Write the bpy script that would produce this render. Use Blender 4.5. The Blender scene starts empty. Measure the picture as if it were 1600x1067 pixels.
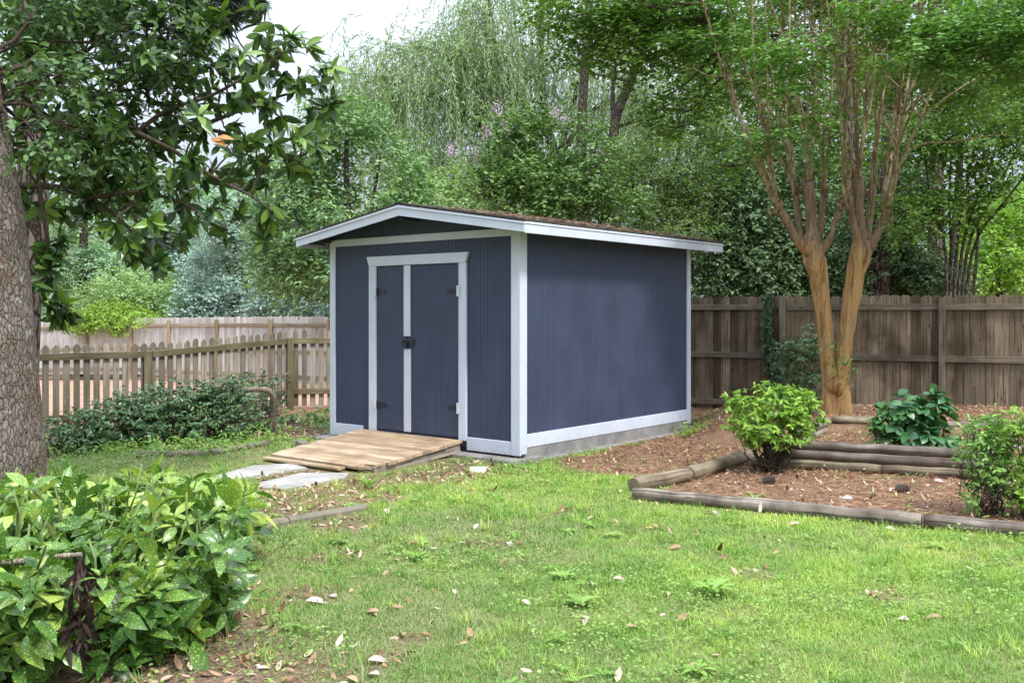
import bpy, math, random
import numpy as np
from mathutils import Vector, Matrix
rng = np.random.default_rng(11); random.seed(11)
SC = bpy.context.scene; COL = SC.collection
F, HZ, H = 1524.0, 488.0, 1.54            # focal length and eye level in photo pixels, eye height in metres
def P(px, py, d): return Vector(((px-800)*d/F, d, H-(py-HZ)*d/F))
def G(px, py, z=0.0):
    d = (H-z)*F/(py-HZ); return Vector(((px-800)*d/F, d, z))
def nrm(a): return a/np.maximum(np.linalg.norm(a, axis=-1, keepdims=True), 1e-9)
def sstep(a, b, x):
    t = np.clip((np.asarray(x, float)-a)/(b-a), 0, 1); return t*t*(3-2*t)
def vnoise(p, s=1.0, seed=0):
    q = np.asarray(p, float)*s+seed*17.3; i = np.floor(q).astype(np.int64); f = q-i; f = f*f*(3-2*f)
    def h(a, b, c):
        n = (a*374761393+b*668265263+c*2147483647+seed*974711) & 0xffffffff
        n = ((n ^ (n >> 13))*1274126177) & 0xffffffff
        return ((n ^ (n >> 16)) & 0xffff)/65535.0
    r = 0
    for dx in (0, 1):
        for dy in (0, 1):
            for dz in (0, 1):
                w = (f[:, 0] if dx else 1-f[:, 0])*(f[:, 1] if dy else 1-f[:, 1])*(f[:, 2] if dz else 1-f[:, 2])
                r = r+w*h(i[:, 0]+dx, i[:, 1]+dy, i[:, 2]+dz)
    return r
def vn2(x, y, s, seed=0):
    x = np.asarray(x, float); y = np.asarray(y, float)
    return vnoise(np.stack([x.ravel(), y.ravel(), np.zeros(x.size)], 1), s, seed).reshape(x.shape)

# ------------------------------------------------------------------ objects
def tag(o, label=None, cat=None, group=None, kind=None):
    if label: o['label'] = label
    if cat: o['category'] = cat
    if group: o['group'] = group
    if kind: o['kind'] = kind
    return o
def thing(name, label, cat, loc=(0, 0, 0), rotz=0.0, group=None):
    o = bpy.data.objects.new(name, None); COL.objects.link(o)
    o.location = loc; o.rotation_euler = (0, 0, rotz); o.empty_display_size = .1
    return tag(o, label, cat, group)
def link(name, me, mat, parent):
    o = bpy.data.objects.new(name, me); COL.objects.link(o)
    if mat: me.materials.append(mat)
    if parent is not None: o.parent = parent
    return o
class MB:
    def __init__(s): s.V = []; s.F = []; s.U = []; s.R = []
    def add(s, vs, fs, us, r=None):
        b = len(s.V); r = random.random() if r is None else r
        s.V += [tuple(v) for v in vs]; s.R += [r]*len(vs)
        s.F += [tuple(i+b for i in f) for f in fs]; s.U += us
        return s
    def prism(s, poly, o, ax, ay, az, t, r=None):     # polygon in (ax, ay) swept along az from o by t
        o, ax, ay, az = Vector(o), Vector(ax), Vector(ay), Vector(az); n = len(poly)
        r = random.random() if r is None else r
        lo = [o+ax*a+ay*b for a, b in poly]; hi = [v+az*t for v in lo]
        fs = [tuple(range(n-1, -1, -1)), tuple(range(n, 2*n))]
        us = [[(poly[i][1], poly[i][0]+r*40) for i in range(n-1, -1, -1)], [(p[1], p[0]+r*40) for p in poly]]
        acc = 0
        for i in range(n):
            j = (i+1) % n; L = math.dist(poly[i], poly[j])
            fs.append((i, j, n+j, n+i)); k = r*40+acc
            if abs(t) > L: us.append([(0, k), (0, k+L), (t, k+L), (t, k)])
            else: us.append([(poly[i][1], k), (poly[j][1], k), (poly[j][1], k+t), (poly[i][1], k+t)])
            acc += L
        return s.add(lo+hi, fs, us, r)
    def beam(s, p0, p1, w, h, up=(0, 0, 1), ch=.004, r=None, mid=0):   # bevelled timber from p0 to p1
        p0, p1 = Vector(p0), Vector(p1); az = (p1-p0); L = az.length; az.normalize(); up = Vector(up)
        ax = up.cross(az).normalized(); ay = az.cross(ax).normalized()
        a, b, c = w/2, h/2, ch
        poly = [(-a+c, -b), (a-c, -b), (a, -b+c), (a, b-c), (a-c, b), (-a+c, b), (-a, b-c), (-a, -b+c)]
        if c <= 0: poly = [(-a, -b), (a, -b), (a, b), (-a, b)]
        return s.prism(poly, p0, ax, ay, az, L, r)
    def box(s, c, d, r=None, ch=.004):
        c = Vector(c); k = max(range(3), key=lambda i: d[i]); e = Vector((0, 0, 0)); e[k] = d[k]/2
        if k == 2: return s.beam(c-e, c+e, d[1], d[0], (1, 0, 0), ch, r)
        return s.beam(c-e, c+e, d[1-k] if k < 2 else d[0], d[2], (0, 0, 1), ch, r)
    def tube(s, pts, rad, n=8, r=None, rough=0.0, cap=True):
        pts = [Vector(p) for p in pts]; m = len(pts); r = random.random() if r is None else r
        if not hasattr(rad, '__len__'): rad = [rad]*m
        T = [(pts[min(i+1, m-1)]-pts[max(i-1, 0)]).normalized() for i in range(m)]
        u = T[0].orthogonal().normalized(); vs = []; L = [0]
        for i in range(m):
            u = (u-T[i]*u.dot(T[i])).normalized(); w = T[i].cross(u)
            if i: L.append(L[-1]+(pts[i]-pts[i-1]).length)
            for k in range(n):
                a = 2*math.pi*k/n; q = rad[i]*(1+rough*(random.random()-.5))
                vs.append(pts[i]+(u*math.cos(a)+w*math.sin(a))*q)
        fs = []; us = []; cr = 2*math.pi*max(rad)/n
        for i in range(m-1):
            for k in range(n):
                j = (k+1) % n; fs.append((i*n+k, i*n+j, (i+1)*n+j, (i+1)*n+k)); v = r*40
                us.append([(L[i], v+k*cr), (L[i], v+(k+1)*cr), (L[i+1], v+(k+1)*cr), (L[i+1], v+k*cr)])
        if cap:
            fs.append(tuple(range(n-1, -1, -1))); us.append([(rad[0]*math.cos(k), rad[0]*math.sin(k)) for k in range(n)])
            fs.append(tuple((m-1)*n+k for k in range(n))); us.append([(rad[-1]*math.cos(k), rad[-1]*math.sin(k)) for k in range(n)])
        return s.add(vs, fs, us, r)
    def build(s, name, mat, parent=None, smooth=False, local=False):
        V = np.array(s.V, float)
        if parent is not None and not local: V = V-np.array(parent.location)
        me = bpy.data.meshes.new(name); me.from_pydata([tuple(v) for v in V], [], s.F)
        uv = me.uv_layers.new(name='UVMap')
        uv.data.foreach_set('uv', np.array([c for f in s.U for c in f], np.float32).ravel())
        a = me.attributes.new('rnd', 'FLOAT', 'POINT'); a.data.foreach_set('value', np.array(s.R, np.float32))
        if smooth:
            me.polygons.foreach_set('use_smooth', [len(f) <= 4 for f in s.F])
        me.update(); return link(name, me, mat, parent)
def npmesh(name, V, T, mat, parent=None, smooth=False, local=False, **attrs):
    V = np.asarray(V, np.float32)
    if parent is not None and not local: V = V-np.array(parent.location, np.float32)
    me = bpy.data.meshes.new(name); n = len(V); m = len(T)
    me.vertices.add(n); me.vertices.foreach_set('co', V.ravel().astype(np.float32))
    me.loops.add(3*m); me.loops.foreach_set('vertex_index', T.ravel().astype(np.int32))
    me.polygons.add(m); me.polygons.foreach_set('loop_start', np.arange(0, 3*m, 3, dtype=np.int32))
    if smooth: me.polygons.foreach_set('use_smooth', np.ones(m, bool))
    for k, v in attrs.items():
        a = me.attributes.new(k, 'FLOAT', 'POINT'); a.data.foreach_set('value', np.asarray(v, np.float32))
    me.update(calc_edges=True); return link(name, me, mat, parent)

# ------------------------------------------------------------------ leaves
def tmpl(kind):
    if kind == 'dia':
        v = [(0, 0, 0), (.45, -.5, .10), (.45, .5, .10), (1, 0, 0)]; t = [(0, 1, 3), (0, 3, 2)]
    elif kind == 'oval':
        v = [(0, 0, 0), (.25, -.42, .06), (.25, .42, .06), (.65, -.45, .06), (.65, .45, .06), (1, 0, 0), (.45, 0, 0)]
        t = [(0, 1, 6), (1, 3, 6), (3, 5, 6), (5, 4, 6), (4, 2, 6), (2, 0, 6)]
    elif kind == 'long':
        st = [(0, .04), (.12, .22), (.3, .43), (.5, .5), (.7, .42), (.87, .2), (1, .02)]; v = []; t = []
        for x, w in st: v += [(x, -w, .05*w*2), (x, 0, 0), (x, w, .05*w*2)]
        for i in range(len(st)-1):
            a = 3*i; b = a+3
            t += [(a, a+1, b+1), (a, b+1, b), (a+1, a+2, b+2), (a+1, b+2, b+1)]
    elif kind == 'saw':
        st = [(0, .05), (.1, .2), (.2, .36), (.32, .47), (.36, .43), (.5, .52), (.54, .47), (.66, .47), (.7, .41), (.82, .28), (.85, .23), (1, .01)]; v = []; t = []
        for x, w in st: v += [(x, -w, .12*w), (x, 0, 0), (x, w, .12*w)]
        for i in range(len(st)-1):
            a = 3*i; b = a+3
            t += [(a, a+1, b+1), (a, b+1, b), (a+1, a+2, b+2), (a+1, b+2, b+1)]
    elif kind == 'blade':
        v = [(0, -.5, 0), (0, .5, 0), (.5, -.42, 0), (.5, .42, 0), (1, 0, 0)]; t = [(0, 1, 3), (0, 3, 2), (2, 3, 4)]
    return np.array(v, float), np.array(t, int)
def leaf_arrays(Pp, D, N, L, W, kind, bend=0.0, rnd=None):
    tv, tt = tmpl(kind); n = len(Pp); k = len(tv)
    L = np.broadcast_to(L, (n,)); W = np.broadcast_to(W, (n,)); bend = np.broadcast_to(bend, (n,))
    D = nrm(D); S = nrm(np.cross(N, D)); N = np.cross(D, S)
    V = Pp[:, None, :]+(L[:, None]*tv[None, :, 0])[..., None]*D[:, None, :]+(W[:, None]*tv[None, :, 1])[..., None]*S[:, None, :]
    V = V+(L[:, None]*(tv[None, :, 2]-bend[:, None]*tv[None, :, 0]**2))[..., None]*N[:, None, :]
    T = (tt[None]+(np.arange(n)*k)[:, None, None]).reshape(-1, 3)
    r = rng.random(n) if rnd is None else rnd
    return V.reshape(-1, 3), T, np.repeat(r, k)
def leaf_obj(name, A, mat, parent=None, smooth=False, local=False):
    Vs, Ts, Rs, off = [], [], [], 0
    for V, T, R in A:
        Vs.append(V); Ts.append(T+off); Rs.append(R); off += len(V)
    return npmesh(name, np.concatenate(Vs), np.concatenate(Ts), mat, parent, smooth, local, rnd=np.concatenate(Rs))
def rdir(n): return nrm(rng.normal(size=(n, 3)))
def sprigs(cl, n, per=8, slen=.4, gap=(1.2, .42), droop=.2, up=.8, shell=.45, flat=.5):
    C = np.array([c[0] for c in cl], float); R = np.array([c[1] for c in cl], float)
    w = np.prod(R, 1)**.75; w /= w.sum(); m = int(n/per*2.4)
    ci = rng.choice(len(cl), m, p=w); d = rdir(m); r = rng.random(m)**shell
    pos = C[ci]+R[ci]*d*r[:, None]
    keep = vnoise(pos, gap[0], 3)*.65+vnoise(pos, gap[0]*2.6, 5)*.35 > gap[1]
    pos, d = pos[keep][:max(1, int(n/per))], d[keep][:max(1, int(n/per))]; m = len(pos)
    s = nrm(d*[1, 1, flat]+rng.normal(size=(m, 3))*.5+[0, 0, -droop])
    t = (np.arange(per)/per)[None, :, None]
    side = nrm(np.cross(s, [0, 0, 1.])+1e-4)
    sg = np.where(np.arange(per) % 2 == 0, 1., -1.)[None, :, None]
    Pp = pos[:, None]+s[:, None]*t*slen+rng.normal(size=(m, per, 3))*slen*.06
    D = s[:, None]*.55+side[:, None]*sg*.8+rng.normal(size=(m, per, 3))*.3+[0, 0, -droop*.6]
    N = np.broadcast_to(d[:, None]*.35+[0, 0, up], Pp.shape)+rng.normal(size=(m, per, 3))*.4
    rn = np.clip(np.repeat(rng.random(m), per)*.55+rng.random(m*per)*.45, 0, 1)
    return Pp.reshape(-1, 3), D.reshape(-1, 3), N.reshape(-1, 3), rn
def curve(p0, p1, sag=0.0, n=6, jit=.03):
    p0, p1 = Vector(p0), Vector(p1); L = (p1-p0).length; o = []
    for i in range(n+1):
        t = i/n; p = p0.lerp(p1, t); p.z += sag*L*4*t*(1-t)
        if 0 < i < n: p += Vector(rng.normal(size=3)*jit*L)
        o.append(p)
    return o
def smooth_path(pts, k=4):
    pts = [Vector(p) for p in pts]; o = []
    for i in range(len(pts)-1):
        a, b, c, d = pts[max(i-1, 0)], pts[i], pts[i+1], pts[min(i+2, len(pts)-1)]
        for j in range(k):
            t = j/k; o.append(.5*((2*b)+(c-a)*t+(2*a-5*b+4*c-d)*t*t+(3*b-a-3*c+d)*t**3))
    o.append(pts[-1]); return o
def lerp_r(r0, r1, n, pw=1.0): return [r0+(r1-r0)*(i/(n-1))**pw for i in range(n)]

# ------------------------------------------------------------------ materials
class Mat:
    def __init__(s, name):
        s.m = bpy.data.materials.new(name); s.m.use_nodes = True; s.t = s.m.node_tree; s.t.nodes.clear()
        s.out = s.n('ShaderNodeOutputMaterial')
    def n(s, ty, **kw):
        x = s.t.nodes.new(ty)
        for k, v in kw.items(): setattr(x, k, v)
        return x
    def l(s, a, b): s.t.links.new(a, b)
    def mapping(s, src, scale):
        m = s.n('ShaderNodeMapping'); m.inputs['Scale'].default_value = scale; s.l(src, m.inputs[0]); return m.outputs[0]
    def coord(s, k='Object'): return s.n('ShaderNodeTexCoord').outputs[k]
    def attr(s, k='rnd'): return s.n('ShaderNodeAttribute', attribute_name=k).outputs['Fac']
    def noise(s, vec, sc, det=4, rough=.55, dist=0.0):
        x = s.n('ShaderNodeTexNoise'); x.inputs['Scale'].default_value = sc; x.inputs['Detail'].default_value = det
        x.inputs['Roughness'].default_value = rough; x.inputs['Distortion'].default_value = dist; s.l(vec, x.inputs['Vector']); return x.outputs['Fac']
    def vor(s, vec, sc, feat='F1', out='Distance', rand=1.0):
        x = s.n('ShaderNodeTexVoronoi', feature=feat); x.inputs['Scale'].default_value = sc; x.inputs['Randomness'].default_value = rand
        s.l(vec, x.inputs['Vector']); return x.outputs[out]
    def ramp(s, fac, stops, interp='LINEAR'):
        x = s.n('ShaderNodeValToRGB'); e = x.color_ramp.elements; x.color_ramp.interpolation = interp
        while len(e) < len(stops): e.new(.5)
        for q, (p, c) in zip(e, stops):
            q.position = p; q.color = (*c, 1) if hasattr(c, '__len__') else (c, c, c, 1)
        s.l(fac, x.inputs[0]); return x.outputs[0]
    def mix(s, f, a, b, mode='MIX'):
        x = s.n('ShaderNodeMix', data_type='RGBA', blend_type=mode); x.clamp_factor = True
        for v, i in ((f, 0), (a, 6), (b, 7)):
            if hasattr(v, 'is_output') or isinstance(v, bpy.types.NodeSocket): s.l(v, x.inputs[i])
            elif i == 0: x.inputs[0].default_value = v
            else: x.inputs[i].default_value = (*v, 1)
        return x.outputs[2]
    def math(s, op, a, b=0.0, clamp=False):
        x = s.n('ShaderNodeMath', operation=op); x.use_clamp = clamp
        for v, i in ((a, 0), (b, 1)):
            if isinstance(v, bpy.types.NodeSocket): s.l(v, x.inputs[i])
            else: x.inputs[i].default_value = v
        return x.outputs[0]
    def bump(s, h, dist=.01, st=1.0):
        x = s.n('ShaderNodeBump'); x.inputs['Distance'].default_value = dist; x.inputs['Strength'].default_value = st
        s.l(h, x.inputs['Height']); return x.outputs[0]
    def pr(s, col, rough=.8, nor=None, spec=.3, link=True, metal=0.0):
        b = s.n('ShaderNodeBsdfPrincipled'); b.inputs['Specular IOR Level'].default_value = spec; b.inputs['Metallic'].default_value = metal
        for v, k in ((col, 'Base Color'), (rough, 'Roughness')):
            if isinstance(v, bpy.types.NodeSocket): s.l(v, b.inputs[k])
            else: b.inputs[k].default_value = (*v, 1) if hasattr(v, '__len__') else v
        if nor is not None: s.l(nor, b.inputs['Normal'])
        if link: s.l(b.outputs[0], s.out.inputs[0])
        return b.outputs[0]
def leafmat(name, cols, rough=.5, trans=.25, spec=.35, speck=None, tcol=(1.0, 1.15, .5)):
    m = Mat(name); a = m.attr()
    c = m.ramp(a, [(i/(len(cols)-1), q) for i, q in enumerate(cols)])
    if speck:
        o = m.coord(); n1 = m.noise(o, 130, 2, .6); n2 = m.noise(o, 22, 2)
        k = m.math('ADD', m.math('MULTIPLY', a, .16), m.math('MULTIPLY', n2, .14)); k = m.math('ADD', k, n1)
        c = m.mix(m.ramp(k, [(.695, 0.0), (.745, .95)]), c, speck)
    b = m.pr(c, rough, None, spec, False)
    t = m.n('ShaderNodeBsdfTranslucent'); m.l(m.mix(1.0, c, tcol, 'MULTIPLY'), t.inputs[0])
    x = m.n('ShaderNodeMixShader'); x.inputs[0].default_value = trans*.8; m.l(b, x.inputs[1]); m.l(t.outputs[0], x.inputs[2]); m.l(x.outputs[0], m.out.inputs[0])
    return m.m
def woodmat(name, dark, mid, light, fine=55, var=.35, stain=None, rough=.85, bump=.003, along=2.2, knots=True):
    m = Mat(name); uv = m.coord('UV'); r = m.attr()
    g = m.noise(m.mapping(uv, (along, fine, 1)), 1, 5, .65, .4)
    g2 = m.noise(m.mapping(uv, (along*.35, fine*.22, 1)), 1, 3, .5, .8)
    k = m.math('ADD', m.math('MULTIPLY', g, .6), m.math('MULTIPLY', g2, .4))
    c = m.ramp(k, [(.30, dark), (.48, mid), (.68, light)])
    c = m.mix(1.0, c, m.ramp(r, [(0, 1-var), (.5, 1.0), (1, 1+var*.6)]), 'MULTIPLY')
    if knots:
        v = m.vor(m.mapping(uv, (2.6, 11, 1)), 1, 'F1'); c = m.mix(m.ramp(v, [(.05, .8), (.13, 0.0)]), c, tuple(q*.35 for q in dark))
    if stain:
        o = m.coord(); n = m.noise(m.mapping(o, (1, 1, .6)), 2.2, 4, .6)
        c = m.mix(m.ramp(n, [(.45, 0.0), (.66, .85)]), c, stain)
    cr = m.ramp(m.noise(m.mapping(uv, (along*.5, fine*1.5, 1)), 1, 2), [(.36, 0.0), (.42, 1.0)])
    c = m.mix(m.math('MULTIPLY', m.math('SUBTRACT', 1.0, cr), .6), c, tuple(q*.4 for q in dark))
    h = m.math('ADD', m.math('MULTIPLY', k, .7), m.math('MULTIPLY', cr, .5))
    m.pr(c, rough, m.bump(h, bump, .8), .2); return m.m
def paintmat(name, col, rough=.55, var=.06, dirt=None, spec=.35, scale=1.0):
    m = Mat(name); o = m.coord(); n = m.noise(o, 3*scale, 5, .6)
    c = m.mix(1.0, col, m.ramp(n, [(.3, 1-var), (.7, 1+var)]), 'MULTIPLY')
    if dirt:
        d = m.noise(o, 9, 5, .7); c = m.mix(m.ramp(d, [(.58, 0.0), (.75, .5)]), c, dirt)
    h = m.noise(m.mapping(o, (30, 30, 6)), 3, 3)
    m.pr(c, rough, m.bump(h, .002, .5), spec); return m.m
def barkmat(name, base, fiss, scale=26, stretch=.35, bump=.02, patch=None, soft=.12, moss=None):
    m = Mat(name); o = m.coord()
    w = m.n('ShaderNodeVectorMath', operation='ADD'); nz = m.n('ShaderNodeTexNoise'); nz.inputs['Scale'].default_value = 6; m.l(o, nz.inputs['Vector'])
    sc = m.n('ShaderNodeVectorMath', operation='SCALE'); m.l(nz.outputs['Color'], sc.inputs[0]); sc.inputs['Scale'].default_value = .07
    m.l(o, w.inputs[0]); m.l(sc.outputs[0], w.inputs[1])
    v = m.mapping(w.outputs[0], (1, 1, stretch)); e = m.vor(v, scale, 'DISTANCE_TO_EDGE'); cell = m.vor(v, scale, 'F1', 'Color')
    n = m.noise(m.mapping(o, (1, 1, .3)), 60, 4, .65)
    big = m.noise(o, 3.0, 3)
    k = m.ramp(e, [(0.0, 0.0), (soft, 1.0)])
    c = m.mix(n, tuple(q*.62 for q in base), tuple(min(1, q*1.35) for q in base))
    sep = m.n('ShaderNodeSeparateColor'); m.l(cell, sep.inputs[0])
    c = m.mix(1.0, c, m.ramp(sep.outputs[0], [(0, .72), (1, 1.2)]), 'MULTIPLY')
    if patch: c = m.mix(m.ramp(big, [(.52, 0.0), (.6, .8)]), c, patch)
    if moss: c = m.mix(m.ramp(m.noise(o, 11, 3), [(.64, 0.0), (.7, .7)]), c, moss)
    c = m.mix(k, fiss, c)
    h = m.math('ADD', k, m.math('MULTIPLY', n, .35))
    m.pr(c, .9, m.bump(h, bump, 1.0), .15); return m.m

M = {}
def siding_paint(name, col):
    m = Mat(name); o = m.coord(); n = m.noise(o, 2.2, 5, .6); st = m.noise(m.mapping(o, (9, 9, .7)), 2.0, 4, .6); sp = m.noise(o, 34, 4, .75)
    sz = m.n('ShaderNodeSeparateXYZ'); m.l(o, sz.inputs[0])
    c = m.mix(1.0, col, m.ramp(n, [(.3, .84), (.7, 1.14)]), 'MULTIPLY'); c = m.mix(1.0, c, m.ramp(st, [(.35, .95), (.65, 1.05)]), 'MULTIPLY')
    c = m.mix(m.ramp(m.noise(m.mapping(o, (1, 1, .25)), 26, 3, .6), [(.70, 0.0), (.76, .35)]), c, tuple(min(.5, q*2.4) for q in col))
    low = m.math('SUBTRACT', sp, m.math('MULTIPLY', sz.outputs[2], .42)); c = m.mix(m.ramp(low, [(.42, 0.0), (.56, .4)]), c, (.15, .135, .13))
    m.pr(c, m.ramp(n, [(.3, .48), (.7, .68)]), m.bump(m.noise(m.mapping(o, (40, 40, 4)), 3, 3), .0015, .5), .35); return m.m
M['siding'] = siding_paint('navy_siding_paint', (.045, .058, .102))
M['door_paint'] = siding_paint('navy_door_paint', (.047, .060, .104))
M['soffit'] = paintmat('dark_soffit_paint', (.03, .034, .05), .7, .1)
def trim_paint():
    m = Mat('white_trim_paint'); o = m.coord(); n = m.noise(o, 2.6, 5, .6); d = m.noise(o, 8, 6, .75); g = m.noise(m.mapping(o, (4, 4, 4)), 12, 4, .7); sz = m.n('ShaderNodeSeparateXYZ'); m.l(o, sz.inputs[0])
    c = m.mix(1.0, (.58, .615, .70), m.ramp(n, [(.3, .92), (.7, 1.06)]), 'MULTIPLY'); c = m.mix(m.ramp(d, [(.56, 0.0), (.74, .45)]), c, (.40, .41, .40))
    low = m.math('SUBTRACT', g, m.math('MULTIPLY', sz.outputs[2], 1.1)); c = m.mix(m.ramp(low, [(.30, 0.0), (.52, .6)]), c, (.33, .29, .23))
    c = m.mix(m.ramp(m.vor(o, 7, 'F1'), [(.018, .75), (.028, 0.0)]), c, (.30, .29, .28))
    m.pr(c, .55, m.bump(m.math('ADD', m.noise(m.mapping(o, (3, 3, 3)), 4, 3), m.math('MULTIPLY', n, 2)), .003, .35), .35); return m.m
M['trim'] = trim_paint()
M['iron'] = paintmat('black_iron', (.02, .022, .032), .45, .1, spec=.5)
M['concrete'] = paintmat('grey_concrete', (.235, .225, .21), .9, .3, dirt=(.15, .105, .065), spec=.15, scale=1.6)
M['paver'] = paintmat('pale_concrete_paver', (.37, .35, .315), .9, .3, dirt=(.25, .22, .18), spec=.2)
M['edging'] = paintmat('worn_stone_edging', (.19, .165, .12), .95, .3, dirt=(.12, .10, .06), spec=.2)
M['whitestone'] = paintmat('white_block', (.78, .76, .72), .85, .12, dirt=(.5, .47, .4))
M['ramp'] = woodmat('weathered_ramp_wood', (.20, .125, .068), (.45, .325, .205), (.62, .49, .35), 26, .3, stain=(.27, .18, .10), bump=.004)
M['log'] = woodmat('weathered_log_wood', (.085, .062, .053), (.27, .222, .175), (.45, .395, .33), 24, .3, stain=(.066, .048, .036), bump=.012, along=1.2)
M['palelog'] = woodmat('pale_log_wood', (.10, .075, .045), (.24, .19, .125), (.37, .31, .22), 24, .3, stain=(.10, .072, .045), bump=.005, along=1.2)
M['fence'] = woodmat('brown_fence_wood', (.042, .030, .019), (.192, .145, .098), (.32, .258, .185), 52, .65, stain=(.062, .042, .025))
M['rail'] = woodmat('brown_rail_wood', (.085, .066, .047), (.19, .155, .115), (.29, .245, .185), 40, .3, stain=(.07, .055, .04))
M['picket'] = woodmat('olive_picket_wood', (.13, .108, .075), (.29, .245, .185), (.43, .375, .30), 40, .4, stain=(.15, .13, .075))
M['picketrail'] = woodmat('mossy_rail_wood', (.085, .072, .038), (.19, .16, .09), (.29, .25, .16), 40, .2, stain=(.10, .09, .04))
M['farfence'] = woodmat('pale_grey_fence_wood', (.33, .315, .285), (.53, .515, .48), (.68, .665, .63), 30, .25, knots=False, stain=(.36, .32, .27))
M['farrail'] = woodmat('tan_rail_wood', (.16, .12, .07), (.32, .25, .16), (.42, .34, .24), 30, .25, knots=False)
def oak_bark():
    m = Mat('grey_plated_bark'); o = m.coord(); nz = m.n('ShaderNodeTexNoise'); nz.inputs['Scale'].default_value = 16; nz.inputs['Detail'].default_value = 4; m.l(o, nz.inputs['Vector'])
    sc = m.n('ShaderNodeVectorMath', operation='SCALE'); m.l(nz.outputs['Color'], sc.inputs[0]); sc.inputs['Scale'].default_value = .055
    w = m.n('ShaderNodeVectorMath', operation='ADD'); m.l(o, w.inputs[0]); m.l(sc.outputs[0], w.inputs[1])
    v = m.mapping(w.outputs[0], (1, 1, .32)); e = m.vor(v, 36, 'DISTANCE_TO_EDGE'); e2 = m.vor(v, 92, 'DISTANCE_TO_EDGE'); sep = m.n('ShaderNodeSeparateColor'); m.l(m.vor(v, 36, 'F1', 'Color'), sep.inputs[0])
    n = m.noise(m.mapping(o, (1, 1, .35)), 70, 5, .7); big = m.noise(o, 2.6, 4)
    k = m.ramp(e, [(0.0, 0.0), (.055, .7), (.2, 1.0)]); k2 = m.ramp(e2, [(0.0, .35), (.1, 1.0)])
    c = m.mix(n, (.165, .125, .10), (.36, .31, .265)); c = m.mix(1.0, c, m.ramp(sep.outputs[0], [(0, .78), (1, 1.15)]), 'MULTIPLY')
    c = m.mix(m.ramp(big, [(.50, 0.0), (.62, .75)]), c, (.21, .14, .105))
    c = m.mix(m.math('MULTIPLY', m.math('SUBTRACT', 1.0, k2), .5), c, (.10, .075, .06)); c = m.mix(k, (.085, .062, .05), c)
    c = m.mix(m.ramp(m.noise(o, 13, 3), [(.66, 0.0), (.7, .8)]), c, (.38, .39, .32))
    h = m.math('ADD', k, m.math('ADD', m.math('MULTIPLY', n, .5), m.math('MULTIPLY', k2, .3))); m.pr(c, .92, m.bump(h, .014, 1.0), .12); return m.m
M['oakbark'] = oak_bark()
M['pinebark'] = barkmat('furrowed_pine_bark', (.21, .155, .135), (.03, .02, .018), 13, .28, .04, soft=.2)
M['graybark'] = barkmat('dark_grey_bark', (.13, .105, .08), (.03, .024, .02), 22, .25, .015, soft=.2)
M['twig'] = barkmat('brown_twig_bark', (.105, .080, .058), (.05, .035, .025), 60, .2, .003, soft=.2)
M['dryTwig'] = barkmat('bare_grey_twig', (.36, .30, .23), (.16, .12, .09), 60, .2, .002, soft=.2)
def crape_bark():
    m = Mat('smooth_tan_bark'); o = m.coord()
    a = m.noise(m.mapping(o, (9, 9, .9)), 1.6, 5, .6, .8); b = m.noise(m.mapping(o, (30, 30, 2.5)), 1.2, 4, .6, .5); d = m.noise(o, 2.4, 3)
    c = m.ramp(m.math('ADD', m.math('MULTIPLY', a, .65), m.math('MULTIPLY', b, .35)), [(.36, (.12, .06, .022)), (.44, (.31, .17, .065)), (.53, (.47, .275, .105)), (.60, (.38, .25, .11)), (.68, (.56, .40, .21))])
    c = m.mix(m.ramp(d, [(.52, 0.0), (.68, .55)]), c, (.27, .21, .13))
    sz = m.n('ShaderNodeSeparateXYZ'); m.l(o, sz.inputs[0]); hz_ = m.math('ADD', m.math('MULTIPLY', sz.outputs[2], .36), m.math('MULTIPLY', d, .45))
    c = m.mix(m.ramp(hz_, [(.93, 0.0), (1.22, .85)]), c, m.ramp(b, [(.35, (.12, .075, .045)), (.6, (.30, .21, .14)), (.7, (.36, .28, .21))]))
    m.pr(c, .7, m.bump(m.math('ADD', a, m.math('MULTIPLY', b, .8)), .035, .9), .2); return m.m
M['crape'] = crape_bark()
def shoot_bark():
    m = Mat('mottled_shoot_bark'); o = m.coord(); a = m.noise(m.mapping(o, (6, 6, 2)), 4, 5, .7)
    c = m.ramp(a, [(.32, (.10, .07, .035)), (.48, (.25, .185, .10)), (.58, (.38, .315, .20)), (.68, (.50, .46, .36))])
    m.pr(c, .85, m.bump(a, .01, .6), .2); return m.m
M['shoot'] = shoot_bark()
L = {}
L['magnolia'] = leafmat('magnolia_leaf', [(0.033, 0.069, 0.022), (0.058, 0.112, 0.029), (0.111, 0.2, 0.044), (0.221, 0.35, 0.066)], .28, .22, .5)
L['oak'] = leafmat('shade_tree_leaf', [(0.052, 0.095, 0.039), (0.105, 0.194, 0.071), (0.202, 0.325, 0.106)], .5, .35)
L['pine'] = leafmat('pine_needle', [(.05, .075, .055), (.08, .11, .08)], .5, .2)
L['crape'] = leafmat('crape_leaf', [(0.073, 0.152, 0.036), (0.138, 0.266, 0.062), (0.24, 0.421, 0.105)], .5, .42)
L['crapedark'] = leafmat('crape_shaded_leaf', [(0.041, 0.09, 0.021), (0.113, 0.208, 0.035), (0.208, 0.351, 0.046)], .5, .4)  # darker copy of the crape leaf, canopy shade put into its colour
L['deep'] = leafmat('deep_green_leaf', [(0.092, 0.158, 0.069), (0.186, 0.316, 0.129), (0.358, 0.556, 0.223)], .5, .3)
L['cedar'] = leafmat('blue_cedar_spray', [(0.214, 0.323, 0.279), (0.364, 0.515, 0.45), (0.579, 0.75, 0.687)], .7, .2)
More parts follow.
